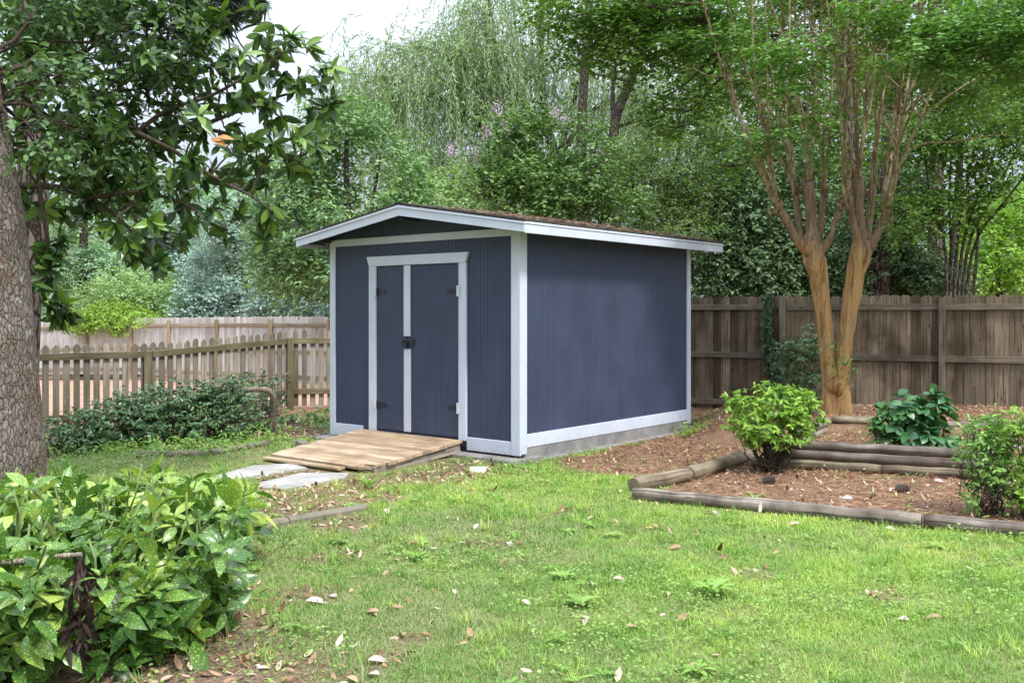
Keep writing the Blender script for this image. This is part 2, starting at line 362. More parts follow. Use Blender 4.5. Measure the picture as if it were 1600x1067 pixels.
L['palecedar'] = leafmat('pale_green_spray', [(0.206, 0.332, 0.222), (0.332, 0.491, 0.317), (0.475, 0.649, 0.427)], .7, .3)
L['lightshrub'] = leafmat('light_green_leaf', [(.22, .34, .14), (.34, .49, .21), (.47, .60, .28)], .6, .4)
L['vine'] = leafmat('yellow_green_vine_leaf', [(.22, .36, .06), (.34, .50, .08)], .6, .4)
L['willow'] = leafmat('willow_leaf', [(0.215, 0.304, 0.152), (0.316, 0.43, 0.215), (0.455, 0.569, 0.304)], .6, .4)
L['pink'] = leafmat('flowering_tree_leaf', [(0.053, 0.107, 0.03), (0.116, 0.217, 0.053), (0.255, 0.396, 0.118)], .4, .3)
L['flower'] = leafmat('pink_blossom', [(.55, .36, .50), (.72, .52, .66)], .8, .3, tcol=(1, 1, 1))
L['olive'] = leafmat('olive_fine_leaf', [(.08, .14, .035), (.14, .22, .06), (.24, .33, .10)], .6, .4)
L['dark'] = leafmat('dark_evergreen_leaf', [(0.063, 0.108, 0.047), (0.11, 0.186, 0.074), (0.225, 0.353, 0.143)], .5, .2)
L['mid'] = leafmat('mid_green_leaf', [(0.068, 0.127, 0.026), (0.145, 0.246, 0.055), (0.271, 0.407, 0.093)], .5, .4)
L['lit'] = leafmat('sunlit_yellow_green_leaf', [(.20, .36, .04), (.30, .50, .07), (.42, .60, .12)], .6, .45)  # sunlight on this tree is put into the brighter base colour
L['far'] = leafmat('far_wood_leaf', [(0.097, 0.193, 0.076), (0.207, 0.362, 0.138), (0.393, 0.6, 0.248)], .7, .35)
L['hedge'] = leafmat('hedge_leaf', [(0.041, 0.081, 0.032), (0.081, 0.155, 0.061), (0.162, 0.27, 0.101)], .35, .2, .45)
L['bright'] = leafmat('bright_shrub_leaf', [(0.137, 0.273, 0.035), (0.231, 0.399, 0.05), (0.357, 0.525, 0.08)], .4, .35, .4)
L['box'] = leafmat('boxwood_leaf', [(0.106, 0.226, 0.053), (0.196, 0.36, 0.074), (0.33, 0.526, 0.12)], .4, .3, .4)
L['hydr'] = leafmat('hydrangea_leaf', [(.035, .11, .04), (.06, .17, .055), (.12, .25, .09)] or [(0.03, 0.102, 0.042), (0.048, 0.156, 0.06), (0.09, 0.228, 0.09)], .35, .25, .5)
L['weed'] = leafmat('weed_leaf', [(0.154, 0.297, 0.055), (0.242, 0.418, 0.077), (0.352, 0.528, 0.132)], .5, .4)
L['clover'] = leafmat('clover_leaf', [(0.156, 0.279, 0.054), (0.23, 0.369, 0.072), (0.35, 0.486, 0.135)], .5, .35)
L['ivy'] = leafmat('ivy_leaf', [(.03, .07, .03), (.055, .12, .045)], .45, .2)
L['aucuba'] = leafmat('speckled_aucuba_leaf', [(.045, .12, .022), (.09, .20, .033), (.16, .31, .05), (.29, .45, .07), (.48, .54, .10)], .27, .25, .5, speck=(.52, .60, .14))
L['grass'] = leafmat('grass_blade', [(.50, .43, .26), (.15, .28, .055), (.19, .345, .062), (.28, .44, .078), (.40, .53, .10), (.55, .65, .16)], .55, .35)
L['litter'] = leafmat('dry_leaf', [(0.138, 0.069, 0.034), (0.322, 0.184, 0.103), (0.483, 0.333, 0.218), (0.644, 0.506, 0.391)], .8, .1, .2, tcol=(1, .8, .5))
L['straw'] = leafmat('pine_straw_needle', [(.17, .08, .045), (.35, .19, .11), (.50, .32, .20)], .8, .05, .2, tcol=(1, .8, .5))
L['paledry'] = leafmat('pale_dry_leaf', [(0.44, 0.348, 0.271), (0.581, 0.493, 0.426)], .8, .1, .2, tcol=(1, .8, .5))
L['tandry'] = leafmat('tan_dry_leaf', [(.36, .21, .12), (.50, .32, .20)], .7, .1, .2, tcol=(1, .8, .5))
L['dead'] = leafmat('dead_brown_leaf', [(.022, .014, .012), (.05, .03, .024), (.13, .075, .055)], .7, .1, .3, tcol=(1, .8, .5))

# ------------------------------------------------------------------ camera, sky, sun
cam = bpy.data.cameras.new('camera'); co = bpy.data.objects.new('camera', cam); COL.objects.link(co)
co.location = (0, 0, H); co.rotation_euler = (math.pi/2, 0, 0)
cam.lens = 36*F/1600; cam.shift_y = -(533.5-HZ)/1600; cam.clip_end = 2000; SC.camera = co
SUN_EL, SUN_AZ = math.radians(55), math.radians(140)     # high, behind the camera and to its right
w = bpy.data.worlds.new('World'); SC.world = w; w.use_nodes = True; nt = w.node_tree
bg = nt.nodes['Background']; sk = nt.nodes.new('ShaderNodeTexSky'); sk.sky_type = 'NISHITA'; sk.sun_disc = False
sk.sun_elevation = SUN_EL; sk.sun_rotation = SUN_AZ
tc = nt.nodes.new('ShaderNodeTexCoord'); nz = nt.nodes.new('ShaderNodeTexNoise'); nz.inputs['Scale'].default_value = 2.2; nz.inputs['Detail'].default_value = 5
mp = nt.nodes.new('ShaderNodeMapping'); mp.inputs['Scale'].default_value = (1, 1, 2.5); nt.links.new(tc.outputs['Generated'], mp.inputs[0]); nt.links.new(mp.outputs[0], nz.inputs['Vector'])
cr = nt.nodes.new('ShaderNodeValToRGB'); cr.color_ramp.elements[0].position = .35; cr.color_ramp.elements[1].position = .7
cr.color_ramp.elements[0].color = (8.2, 9.3, 11.6, 1); cr.color_ramp.elements[1].color = (10.4, 11.2, 12.9, 1)
mx = nt.nodes.new('ShaderNodeMix'); mx.data_type = 'RGBA'; mx.inputs[0].default_value = .88
nt.links.new(nz.outputs['Fac'], cr.inputs[0]); nt.links.new(sk.outputs[0], mx.inputs[6]); nt.links.new(cr.outputs[0], mx.inputs[7])
sx = nt.nodes.new('ShaderNodeSeparateXYZ'); nt.links.new(tc.outputs['Generated'], sx.inputs[0])
zr_ = nt.nodes.new('ShaderNodeMapRange'); zr_.inputs['From Min'].default_value = 0; zr_.inputs['From Max'].default_value = 1; zr_.inputs['To Min'].default_value = .31; zr_.inputs['To Max'].default_value = 2.2
nt.links.new(sx.outputs[2], zr_.inputs['Value'])
vm = nt.nodes.new('ShaderNodeVectorMath'); vm.operation = 'SCALE'; nt.links.new(mx.outputs[2], vm.inputs[0]); nt.links.new(zr_.outputs[0], vm.inputs['Scale'])
nt.links.new(vm.outputs[0], bg.inputs[0]); bg.inputs[1].default_value = .058
sl = bpy.data.lights.new('sun', 'SUN'); sl.energy = 1.5; sl.angle = math.radians(10); sl.color = (1, .97, .92)
so = bpy.data.objects.new('sun', sl); COL.objects.link(so)
sd = Vector((math.sin(SUN_AZ)*math.cos(SUN_EL), math.cos(SUN_AZ)*math.cos(SUN_EL), math.sin(SUN_EL)))
so.rotation_euler = (-sd).to_track_quat('-Z', 'Y').to_euler(); so.location = (0, -5, 30)
SC.view_settings.view_transform = 'Standard'; SC.view_settings.look = 'None'; SC.view_settings.exposure = 1.38; SC.view_settings.gamma = 1
SC.render.engine = 'CYCLES'; cy = SC.cycles; cy.use_denoising = True; SC.render.filter_size = 1.2; cy.max_bounces = 7; cy.diffuse_bounces = 2; cy.glossy_bounces = 2; cy.transmission_bounces = 3
cy.sample_clamp_indirect = 3; cy.use_adaptive_sampling = False; cy.adaptive_threshold = .008
try: cy.denoiser = 'OPENIMAGEDENOISE'; cy.denoising_input_passes = 'RGB_ALBEDO_NORMAL'; cy.denoising_prefilter = 'ACCURATE'; cy.denoising_quality = 'HIGH'
except Exception: pass

# ------------------------------------------------------------------ ground
def terr(x, y):
    x = np.asarray(x, float); y = np.asarray(y, float)
    z = -.14*sstep(3.4, 6.0, -x)*sstep(7, 11.5, y)-.36*sstep(16.5, 25, y)*sstep(-1, 3.5, -x)-.2*sstep(9, 16, -x)*sstep(25, 32, y)
    z = z+.018*(vn2(x, y, .9, 2)-.5)*sstep(2, 4, y)+.012*(vn2(x, y, 3.1, 4)-.5)
    return z
def tz(x, y): return float(terr(np.array([x]), np.array([y]))[0])
def poly(*px): return np.array([G(a, b)[:2] for a, b in px])
def sdist(x, y, pg):           # signed distance, positive inside
    x = np.asarray(x, float); y = np.asarray(y, float); ins = np.zeros(x.shape, bool); dm = np.full(x.shape, 1e9)
    for i in range(len(pg)):
        (x0, y0), (x1, y1) = pg[i], pg[(i+1) % len(pg)]
        ins ^= ((y0 > y) != (y1 > y)) & (x < (x1-x0)*(y-y0)/(y1-y0+1e-12)+x0)
        t = np.clip(((x-x0)*(x1-x0)+(y-y0)*(y1-y0))/((x1-x0)**2+(y1-y0)**2+1e-12), 0, 1)
        dm = np.minimum(dm, np.hypot(x-x0-t*(x1-x0), y-y0-t*(y1-y0)))
    return np.where(ins, dm, -dm)
BED = poly((988, 776), (1168, 721), (1205, 726), (1492, 746), (1760, 762), (1760, 852), (1600, 838))
STRAW = poly((815, 724), (1000, 690), (1078, 664), (1086, 636), (1260, 636), (1330, 690), (1215, 730), (1168, 720), (1070, 745), (985, 752), (900, 740))
PATHL = poly((372, 732), (440, 724), (600, 742), (700, 716), (800, 724), (840, 742), (720, 752), (630, 768), (575, 800), (410, 830), (380, 800))
HEDGE = poly((20, 712), (150, 700), (330, 705), (440, 683), (525, 690), (530, 655), (440, 640), (230, 640), (20, 650))
CORNER = poly((-200, 1200), (-150, 860), (330, 860), (420, 990), (545, 1035), (600, 1200))
SPOTS = [(600, 1030, .16), (770, 850, .18), (640, 1000, .12), (520, 870, .22), (470, 930, .2), (1180, 895, .15), (880, 800, .12), (1370, 930, .12), (540, 820, .3)]
MIDZ, REARZ = .17, .27
MIDPG = [(2.72, 9.90), (4.48, 9.18), (6.6, 9.1), (6.6, 10.7), (4.75, 11.05), (3.65, 11.24), (2.98, 10.05)]
REARPG = [(3.66, 11.28), (4.75, 11.08), (6.6, 10.75), (6.6, 13.0), (3.2, 13.4), (2.9, 12.0)]
def edge_noise(x, y): return (vn2(x, y, 2.1, 7)-.5)*.7+(vn2(x, y, 7.0, 8)-.5)*.35
def masks(x, y):
    e = edge_noise(x, y)
    bed = sstep(-.06, .08, sdist(x, y, BED)+e*.1)
    straw = sstep(-.12, .2, sdist(x, y, STRAW)+e*.5)
    # tuft of grass beside the rear corner of the shed
    tx, ty = G(1095, 676)[:2]; straw = straw*(1-.85*sstep(.75, .35, np.hypot((x-tx)*.75, y-ty)+e*.3))
    back = sstep(12.2, 13.4, y+e*.6)*sstep(1.0, 2.2, x+0*y)
    behind = sstep(14.0, 15.2, y+e*.5)
    litter = sstep(-.1, .25, sdist(x, y, PATHL)+e*.6)*.75
    litter = np.maximum(litter, sstep(-.15, .2, sdist(x, y, HEDGE)+e*.5)*.9)
    litter = np.maximum(litter, sstep(-.2, .25, sdist(x, y, CORNER)+e*.45)*.95)
    spot = 0*x
    for a, b, r in SPOTS:
        g = G(a, b); spot = np.maximum(spot, sstep(r*1.3, r*.5, np.hypot(x-g[0], y-g[1])+e*.15)*.7)
    clay = sstep(-3.0, -3.6, x-.25*(y-15))*sstep(14.5, 16.5, y+e*.8)
    straw = np.maximum(np.maximum(straw, bed), np.maximum(back, behind)); straw = np.maximum(straw, sstep(-.15, .1, sdist(x, y, np.array(MIDPG)))); straw = np.maximum(straw, sstep(-.9, -.2, sdist(x, y, np.array(REARPG))+e*.4))
    grass = (1-straw)*(1-litter)*(1-spot)*(1-clay)
    return grass, straw*(1-clay), np.maximum(litter, spot)*(1-straw), clay
def axis(a, b, st, lo, hi):
    f = np.arange(a, b+1e-6, st); k = st*1.18**np.arange(1, 60); g = np.cumsum(k)
    return np.concatenate([[lo], (a-g)[(a-g) > lo][::-1], f, (b+g)[(b+g) < hi], [hi]])
xs = axis(-7, 8, .07, -420, 420); ys = axis(2.5, 17, .07, -60, 700)
X, Y = np.meshgrid(xs, ys); Z = terr(X, Y); gm, sm, lm, cm = masks(X, Y)
nx, ny = len(xs), len(ys); I = np.arange(nx*ny).reshape(ny, nx)
q = np.stack([I[:-1, :-1], I[:-1, 1:], I[1:, 1:], I[1:, :-1]], -1).reshape(-1, 4)
T = np.concatenate([q[:, [0, 1, 2]], q[:, [0, 2, 3]]])
def groundmat():
    m = Mat('lawn_and_soil'); o = m.coord()
    n1 = m.noise(o, 5, 6, .65); n2 = m.noise(o, 45, 5, .7); n3 = m.noise(o, 1.2, 3)
    soil = m.ramp(n2, [(.3, (.07, .045, .03)), (.5, (.15, .10, .065)), (.7, (.26, .185, .12))])
    gr = m.mix(n1, (.17, .20, .065), (.29, .30, .12)); gr = m.mix(m.ramp(n2, [(.45, 0.0), (.65, .55)]), gr, (.22, .17, .09))
    st = m.ramp(m.math('ADD', m.math('MULTIPLY', n2, .6), m.math('MULTIPLY', n1, .4)), [(.3, (.09, .048, .028)), (.5, (.235, .14, .085)), (.68, (.38, .255, .165))])
    li = m.ramp(n2, [(.3, (.10, .065, .04)), (.5, (.22, .155, .10)), (.7, (.36, .27, .19))])
    cl = m.ramp(m.math('ADD', m.math('MULTIPLY', n2, .4), m.math('MULTIPLY', n1, .6)), [(.3, (.34, .19, .125)), (.6, (.50, .33, .235)), (.75, (.58, .44, .35))])
    c = m.mix(m.attr('grass'), soil, gr); c = m.mix(m.attr('litter'), c, li); c = m.mix(m.attr('straw'), c, st); c = m.mix(m.attr('clay'), c, cl)
    c = m.mix(1.0, c, m.ramp(n3, [(.3, .85), (.7, 1.12)]), 'MULTIPLY')
    m.pr(c, .95, m.bump(m.math('ADD', n2, n1), .03, .8), .1); return m.m
ground = npmesh('lawn', np.stack([X, Y, Z], -1).reshape(-1, 3), T, groundmat(), None, True,
                grass=gm.ravel(), straw=sm.ravel(), litter=lm.ravel(), clay=cm.ravel())
tag(ground, kind='structure')

# obstacles that no blade may grow through (shed, ramp, pavers)
SHED = Vector((12/F*10, 10, 0)); AX = Vector((.7738, -.6333, 0)); AY = Vector((.6333, .7738, 0)); ROT = math.atan2(-.6333, .7738)
def loc_shed(x, y): dx, dy = x-SHED.x, y-SHED.y; return dx*AX.x+dy*AX.y, dx*AY.x+dy*AY.y
def W(a, b, z=0.0): return SHED+AX*a+AY*b+Vector((0, 0, z))
PAV = [poly((335, 746), (395, 729), (455, 726), (480, 733), (425, 742), (355, 752)), poly((402, 757), (470, 741), (545, 741), (540, 748), (450, 766), (410, 764))]
def blocked(x, y):
    a, b = loc_shed(x, y)
    k = ((a > -3.05) & (a < .07) & (b > -.16) & (b < 3.6)) | ((a > -2.4) & (a < -.6) & (b > -1.75) & (b < 0))
    for p in PAV: k |= sdist(x, y, p) > -.01
    return k
LOGS = []     # filled below as (p0, p1, radius) for the grass to keep clear
def in_view(n, y0, y1, mar=.8):
    y = np.sqrt(rng.random(n)*(y1**2-y0**2)+y0**2); hw = y*.535+mar; x = (rng.random(n)*2-1)*hw; return x, y

# ------------------------------------------------------------------ shed
shed = thing('garden_shed', 'navy blue garden shed with white trim and low gable roof', 'shed', tuple(SHED), ROT)
WX0, WY1 = -2.93, 3.53
def roof_z(a): return 2.735-.16*abs(a+1.465)           # top of deck
def grooved(a0, a1, top, z0, pitch=.051, dep=.0032, gw=.007):
    """vertical grooved sheet along +x, face towards -y at y = 0"""
    pts = []; a = a0
    while a < a1-1e-6:
        e = min(a+pitch-gw, a1); pts += [(a, 0), (e, 0)]
        if e+gw < a1: pts += [(e+gw*.3, dep), (e+gw*.7, dep)]
        a = e+gw
    V = []; Fs = []; U = []
    for x, y in pts: V += [(x, y, z0), (x, y, top(x))]
    for i in range(len(pts)-1): Fs.append((2*i, 2*i+2, 2*i+3, 2*i+1)); U.append([(0, pts[i][0]), (0, pts[i+1][0]), (2, pts[i+1][0]), (2, pts[i][0])])
    return V, Fs, U
def wall(a0, a1, top, z0, fn, ridge=None):
    b = MB(); V, Fs, U = grooved(a0, a1, top, z0); b.add([fn(*v) for v in V], Fs, U); return b
under = lambda a: roof_z(a)-.045
mb = wall(WX0, 0, under, .10, lambda x, y, z: (x, y, z))
mb.build('wall', M['siding'], shed, local=True)
mb = wall(0.0, WY1, lambda a: under(0.0), .20, lambda x, y, z: (-y, x, z)); mb.build('wall', M['siding'], shed, local=True)
mb = MB(); mb.add([(WX0, 0, .1), (WX0, WY1, .1), (WX0, WY1, under(WX0)), (WX0, 0, under(WX0))], [(0, 3, 2, 1)], [[(0, 0), (2, 0), (2, 3), (0, 3)]])
mb.build('wall', M['siding'], shed, local=True)
mb = MB(); mb.add([(WX0, WY1, .1), (0, WY1, .1), (0, WY1, under(0)), (-1.465, WY1, under(-1.465)), (WX0, WY1, under(WX0))], [(0, 4, 3, 2, 1)], [[(0, 0), (2, 0), (2, 3), (1, 3), (0, 3)]])
mb.build('wall', M['siding'], shed, local=True)
def trim(name, boxes, mat='trim', parent=shed):
    b = MB()
    for (x0, x1, y0, y1, z0, z1) in boxes: b.box(((x0+x1)/2, (y0+y1)/2, (z0+z1)/2), (x1-x0, y1-y0, z1-z0))
    return b.build(name, M[mat], parent, local=True)
eb = under(0)-.005
trim('corner_trim', [(-.10, .022, -.022, 0, .07, eb), (.0, .022, .001, .097, .082, eb)])
trim('corner_trim', [(-2.945, -2.85, -.022, 0, .066, eb-.05)])
trim('corner_trim', [(0, .022, 3.445, 3.535, .098, eb)])
trim('base_trim', [(-2.849, -2.36, -.020, -.001, .066, .206)])
trim('base_trim', [(-.71, -.101, -.020, -.001, .068, .206)])
trim('base_trim', [(.001, .020, .098, 3.444, .143, .281)])
trim('gable_band', [(-2.849, -.101, -.020, -.001, 2.33, 2.412)])
fr = MB()
fr.prism([(-2.275, 2.185), (-2.235, 2.076), (-.725, 2.076), (-.685, 2.185)], (0, -.034, 0), (1, 0, 0), (0, 0, 1), (0, 1, 0), .033)
fr.box((-2.182, -.017, 1.12), (.118, .030, 1.905)); fr.box((-.769, -.017, 1.12), (.108, .030, 1.905))
fr.build('door_frame', M['trim'], shed, local=True)
def door(a0, a1, z0, lab):
    b = MB(); V, Fs, U = grooved(a0, a1, lambda x: 2.070, z0, .046, .0022, .007)
    b.add([(x, y-.013, z) for x, y, z in V], Fs, U)
    b.box(((a0+a1)/2, -.004, (2.07+z0)/2), (a1-a0-.002, .006, 2.07-z0-.002), ch=0)
    d = b.build('door', M['door_paint'], shed, local=True); d['label'] = lab; return d
dl = door(-2.121, -1.612, .195, 'narrow left door leaf of the shed'); dr = door(-1.606, -.825, .195, 'wide right door leaf of the shed')
def door_trim(boxes, par):
    b = MB()
    for q in boxes: b.box(((q[0]+q[1])/2, (q[2]+q[3])/2, (q[4]+q[5])/2), (q[1]-q[0], q[3]-q[2], q[5]-q[4]))
    return b.build('door_batten', M['trim'], par, local=True)
door_trim([(-1.660, -1.558, -.034, -.014, 1.272, 2.068)], dl); door_trim([(-1.657, -1.553, -.034, -.014, .197, 1.125)], dl)
def hinge(xh, z, sgn, par):
    b = MB(); y = -.019
    b.prism([(0, -.045), (.17, -.008), (.17, .008), (0, .045), (-.005*sgn, 0)] if sgn > 0 else [(0, .045), (-.17, .008), (-.17, -.008), (0, -.045)], (xh, y, z), (1, 0, 0), (0, 0, 1), (0, 1, 0), .005)
    for q in (.03, .075, .13): b.tube([(xh+sgn*q, y+.001, z), (xh+sgn*q, y-.006, z)], .006, 8)
    h = b.build('hinge', M['iron'], par, local=True)
    b = MB(); b.box((xh-sgn*.018, -.041, z), (.032, .012, .115)); b.tube([(xh+sgn*.003, -.04, z-.058), (xh+sgn*.003, -.04, z+.058)], .009, 8)
    b.build('hinge_plate', M['trim'], h, local=True)
for z in (1.777, .473): hinge(-2.118, z, 1, dl)
for z in (1.77, .508): hinge(-.828, z, -1, dr)
b = MB(); b.box((-1.655, -.024, 1.205), (.07, .014, .045)); b.box((-1.575, -.028, 1.212), (.15, .014, .036)); b.box((-1.53, -.026, 1.205), (.045, .016, .07))
lt = b.build('latch', M['iron'], dr, local=True)
b = MB(); b.tube([(-1.635, -.05, 1.19), (-1.635, -.055, 1.225), (-1.617, -.058, 1.24), (-1.60, -.055, 1.225), (-1.60, -.05, 1.19)], .006, 8); b.box((-1.617, -.052, 1.172), (.055, .026, .045)); b.tube([(-1.70, -.034, 1.205), (-1.655, -.052, 1.207)], .009, 8)
b.build('padlock', M['iron'], lt, local=True)
# roof: deck, shingle courses, fascia boards
RY0, RY1, EX, RX = -.285, 3.86, .285, -1.465
b = MB()
for s in (1, -1):
    e = EX if s > 0 else 2*RX-EX; de = (RX, RX+(e-RX))
    zr, ze = 2.722, 2.722-.16*(EX-RX)
    b.prism([(RX, zr), (e, ze), (e, ze-.018), (RX, zr-.018)][::s], (0, RY0, 0), (1, 0, 0), (0, 0, 1), (0, 1, 0), RY1-RY0)
roof = b.build('roof', M['soffit'], shed, local=True)
m = Mat('weathered_shingles'); o = m.coord(); n = m.noise(o, 90, 4, .7); n2 = m.noise(o, 3, 4, .6)
br = m.n('ShaderNodeTexBrick'); br.inputs['Scale'].default_value = 1; br.inputs['Brick Width'].default_value = .3; br.inputs['Row Height'].default_value = .14; br.inputs['Mortar Size'].default_value = .004
br.inputs['Color1'].default_value = (.05, .045, .04, 1); br.inputs['Color2'].default_value = (.09, .08, .07, 1); br.inputs['Mortar'].default_value = (.015, .014, .012, 1)
mpn = m.n('ShaderNodeMapping'); mpn.inputs['Rotation'].default_value = (0, 0, math.pi/2); m.l(o, mpn.inputs[0]); m.l(mpn.outputs[0], br.inputs['Vector'])
c = m.mix(.5, br.outputs[0], m.ramp(n, [(.3, (.03, .028, .025)), (.7, (.13, .12, .10))])); c = m.mix(m.ramp(n2, [(.45, 0.0), (.6, .6)]), c, (.10, .09, .045)); m.pr(c, .95, m.bump(n, .004), .1)
M['shingle'] = m.m
b = MB(); nc = 13
for s in (1, -1):
    for k in range(nc):
        a0 = (EX+.02-RX)*k/nc; a1 = (EX+.02-RX)*(k+1)/nc+(.05 if k < nc-1 else 0); z0 = 2.724-.16*a0+.006; z1 = 2.724-.16*a1+.022
        pl = [(RX+s*a0, z0), (RX+s*a1, z1), (RX+s*a1, z1-.020), (RX+s*a0, z0-.004)]
        b.prism(pl[::s], (0, RY0-.025, 0), (1, 0, 0), (0, 0, 1), (0, 1, 0), RY1-RY0+.05)
b.prism([(RX-.16, 2.724-.16*.16+.014), (RX, 2.742), (RX+.16, 2.724-.16*.16+.014), (RX+.16, 2.724-.16*.16+.022), (RX, 2.750), (RX-.16, 2.724-.16*.16+.022)][::-1], (0, RY0-.02, 0), (1, 0, 0), (0, 0, 1), (0, 1, 0), RY1-RY0+.04)
b.build('shingles', M['shingle'], roof, local=True)
def fascia(name, zt, h, y0, t, grow=0.0):
    for y in (y0, RY1-.0):
        for s in (1, -1):
            e = (EX+grow)-RX; b = MB(); zr, ze = 2.716-zt, 2.716-zt-.16*e
            pl = [(RX, zr-h), (RX+s*e, ze-h*.86), (RX+s*e, ze), (RX, zr)]
            b.prism(pl[::s], (0, y if y == y0 else y, 0), (1, 0, 0), (0, 0, 1), (0, 1, 0), t)
            b.build(name, M['trim'], roof, local=True)
fascia('rake_fascia', .028, .088, RY0-.020, .020, .018); fascia('rake_drip_board', .001, .026, RY0-.028, .026, .024)
for s in (1, -1):
    e = EX+.001; ze = 2.716-.16*(EX-RX); xx = lambda v: v if s > 0 else 2*RX-v
    b = MB(); b.box(((xx(e)+xx(e+.02))/2, (RY0+RY1)/2, ze-.028-.045), (.02, RY1-RY0-.002, .086)); b.build('eave_fascia', M['trim'], roof, local=True)
    b = MB(); b.box(((xx(e)+xx(e+.026))/2, (RY0+RY1)/2, ze-.0145), (.026, RY1-RY0-.002, .024)); b.build('eave_drip_board', M['trim'], roof, local=True)
b = MB(); b.box((RX, -.13, 2.60), (.05, .27, .10)); b.build('ridge_beam', M['soffit'], roof, local=True)
for a in (-3.05, -2.93, .10):
    b = MB(); b.box((a, -.14, roof_z(a)-.085), (.04, .24, .08)); b.build('lookout', M['soffit'], roof, local=True)
for yy in np.arange(.3, 3.6, .6):
    for s in (1, -1):
        b = MB(); a = .14 if s > 0 else 2*RX-.14; b.box((a, yy, roof_z(.14)-.075), (.26, .04, .08)); b.build('rafter_tail', M['soffit'], roof, local=True)
b = MB(); b.box((-1.45, 1.80, .02), (2.93, 3.46, .236)); b.box((-1.48, .05, -.045), (3.14, .46, .18), ch=.012); b.box((.045, 1.9, -.06), (.09, 3.4, .16), ch=.012)
b.build('foundation', M['concrete'], shed, local=True)

# ------------------------------------------------------------------ ramp (planks on stringers)
ramp = thing('wooden_ramp', 'weathered tan plank ramp leading up to the shed doors', 'ramp', tuple(SHED), ROT)
TL, TR, BL, BR = Vector((-2.36, -.04, .172)), Vector((-.76, -.04, .172)), Vector((-2.20, -1.46, .055)), Vector((-.66, -1.46, .055))
b = MB(); n = 11
for i in range(n):
    t0, t1 = i/n+.0004, (i+1)/n-.0004; a = TL.lerp(BL, (t0+t1)/2); c = TR.lerp(BR, (t0+t1)/2); wd = (BL-TL).length*(t1-t0)
    if i == n-1: a.x += .02; c.x -= .20
    if i == n-2: c.x -= .04; a.x += random.uniform(-.02, .02)
    a.x += random.uniform(-.006, .006); c.x += random.uniform(-.006, .006)
    for v in (a, c): v.z += -.015
    b.beam(a, c, wd, .03, (0, -.082, 1), .0015)
# splintered end of the lowest plank, one loose board before it
b.prism([(0, 0), (.16, .02), (.10, .05), (.22, .075), (.0, .125)], (-.93, -1.46, .025), (1, 0, 0), (0, 1, 0), (0, 0, 1), .026)
b.build('deck', M['ramp'], ramp, local=True)
b = MB(); b.beam((-2.12, -1.575, .03), (-.98, -1.53, .032), .09, .025, (0, 0, 1), .005); b.build('front_board', M['ramp'], ramp, local=True)
for a0, a1 in ((-2.30, -2.14), (-1.55, -1.45), (-.80, -.72)):
    b = MB(); b.beam((a0, -.05, .092), (a1, -1.36, -.005), .04, .10, (0, 0, 1), .003); b.build('stringer', M['log'], ramp, local=True)
b = MB(); b.beam((-2.52, -.82, .03), (-2.22, -.95, .03), .09, .16, (0, 0, 1), .008)
tag(b.build('timber_block', M['log'], None, local=True), 'short dark timber block lying beside the left edge of the ramp', 'timber block')
bpy.data.objects['timber_block'].location = SHED; bpy.data.objects['timber_block'].rotation_euler.z = ROT
# pavers, edging, white block
def paver(pg, label):
    b = MB(); c = pg.mean(0); o = Vector((c[0], c[1], -.03)); b.prism([tuple(p-c) for p in pg], o, (1, 0, 0), (0, 1, 0), (0, 0, 1), .046)
    ob = b.build('concrete_paver', M['paver'], None); return tag(ob, label, 'paver', 'pavers at the foot of the ramp')
paver(PAV[0], 'left pale concrete paver partly hidden in the grass before the ramp'); paver(PAV[1], 'right pale concrete paver touching the lowest plank of the ramp')
for p0, p1, lab in (((405, 832), (446, 820), 'short worn edging piece nearest the speckled bush'), ((449, 819), (570, 798), 'long worn edging strip between the leaf litter and the lawn')):
    b = MB(); a, c = G(*p0), G(*p1); pts = curve(a+Vector((0, 0, .01)), c+Vector((0, 0, .01)), 0, 5, .008)
    for i in range(5): b.beam(pts[i], pts[i+1], .085, .09, (0, 0, 1), .02, r=.4)
    tag(b.build('garden_edging', M['edging'], None), lab, 'edging', 'low edging along the litter patch')
for p0, p1, lab in (((330, 712), (420, 696), 'low timber edging along the grass before the hedge, nearest the ramp'), ((215, 713), (326, 713), 'low timber edging along the grass before the hedge, nearer the bark trunk')):
    b = MB(); a, c = G(*p0), G(*p1); a.z = tz(a.x, a.y)+.02; c.z = tz(c.x, c.y)+.02; b.tube(curve(a, c, 0, 6, .006), .045, 8, rough=.15)
    tag(b.build('garden_edging', M['edging'], None, True), lab, 'edging', 'low edging before the hedge')
b = MB(); g = G(747, 737); b.prism([(-.085, -.04), (.07, -.045), (.085, .03), (-.07, .042)], (g.x, g.y, -.01), (1, .1, 0), (-.1, 1, 0), (0, 0, 1), .055)
tag(b.build('white_block', M['whitestone'], None), 'small white block lying in the grass before the shed corner', 'block')

# ------------------------------------------------------------------ landscape timbers
def timber(p0, p1, r, label, mat='log', grp='landscape timbers edging the beds'):
    p0, p1 = Vector(p0), Vector(p1); LOGS.append((p0, p1, r)); c = (p0+p1)/2
    n = max(4, int((p1-p0).length/.12)); pts = [p0.lerp(p1, i/n)+Vector((0, 0, .004*math.sin(i*1.7))) for i in range(n+1)]
    b = MB(); q = 12; rad = [r*(1+.05*math.sin(i*.9+r*100)+random.uniform(-.03, .03)) for i in range(n+1)]; rad[0] *= .93; rad[-1] *= .93
    b.tube(pts, rad, q, rough=.05); o = b.build('landscape_timber', M[mat], None, True)
    me = o.data
    me.transform(Matrix.Translation(-c)); o.location = c
    return tag(o, label, 'timber', grp)
z0 = .042
A = G(990, 779); B_ = G(1442, 823); C_ = G(1640, 843); A.z = B_.z = C_.z = z0
timber(A, B_-(B_-A).normalized()*.008, .056, 'long front timber at the lawn edge from the left corner to its butt joint')
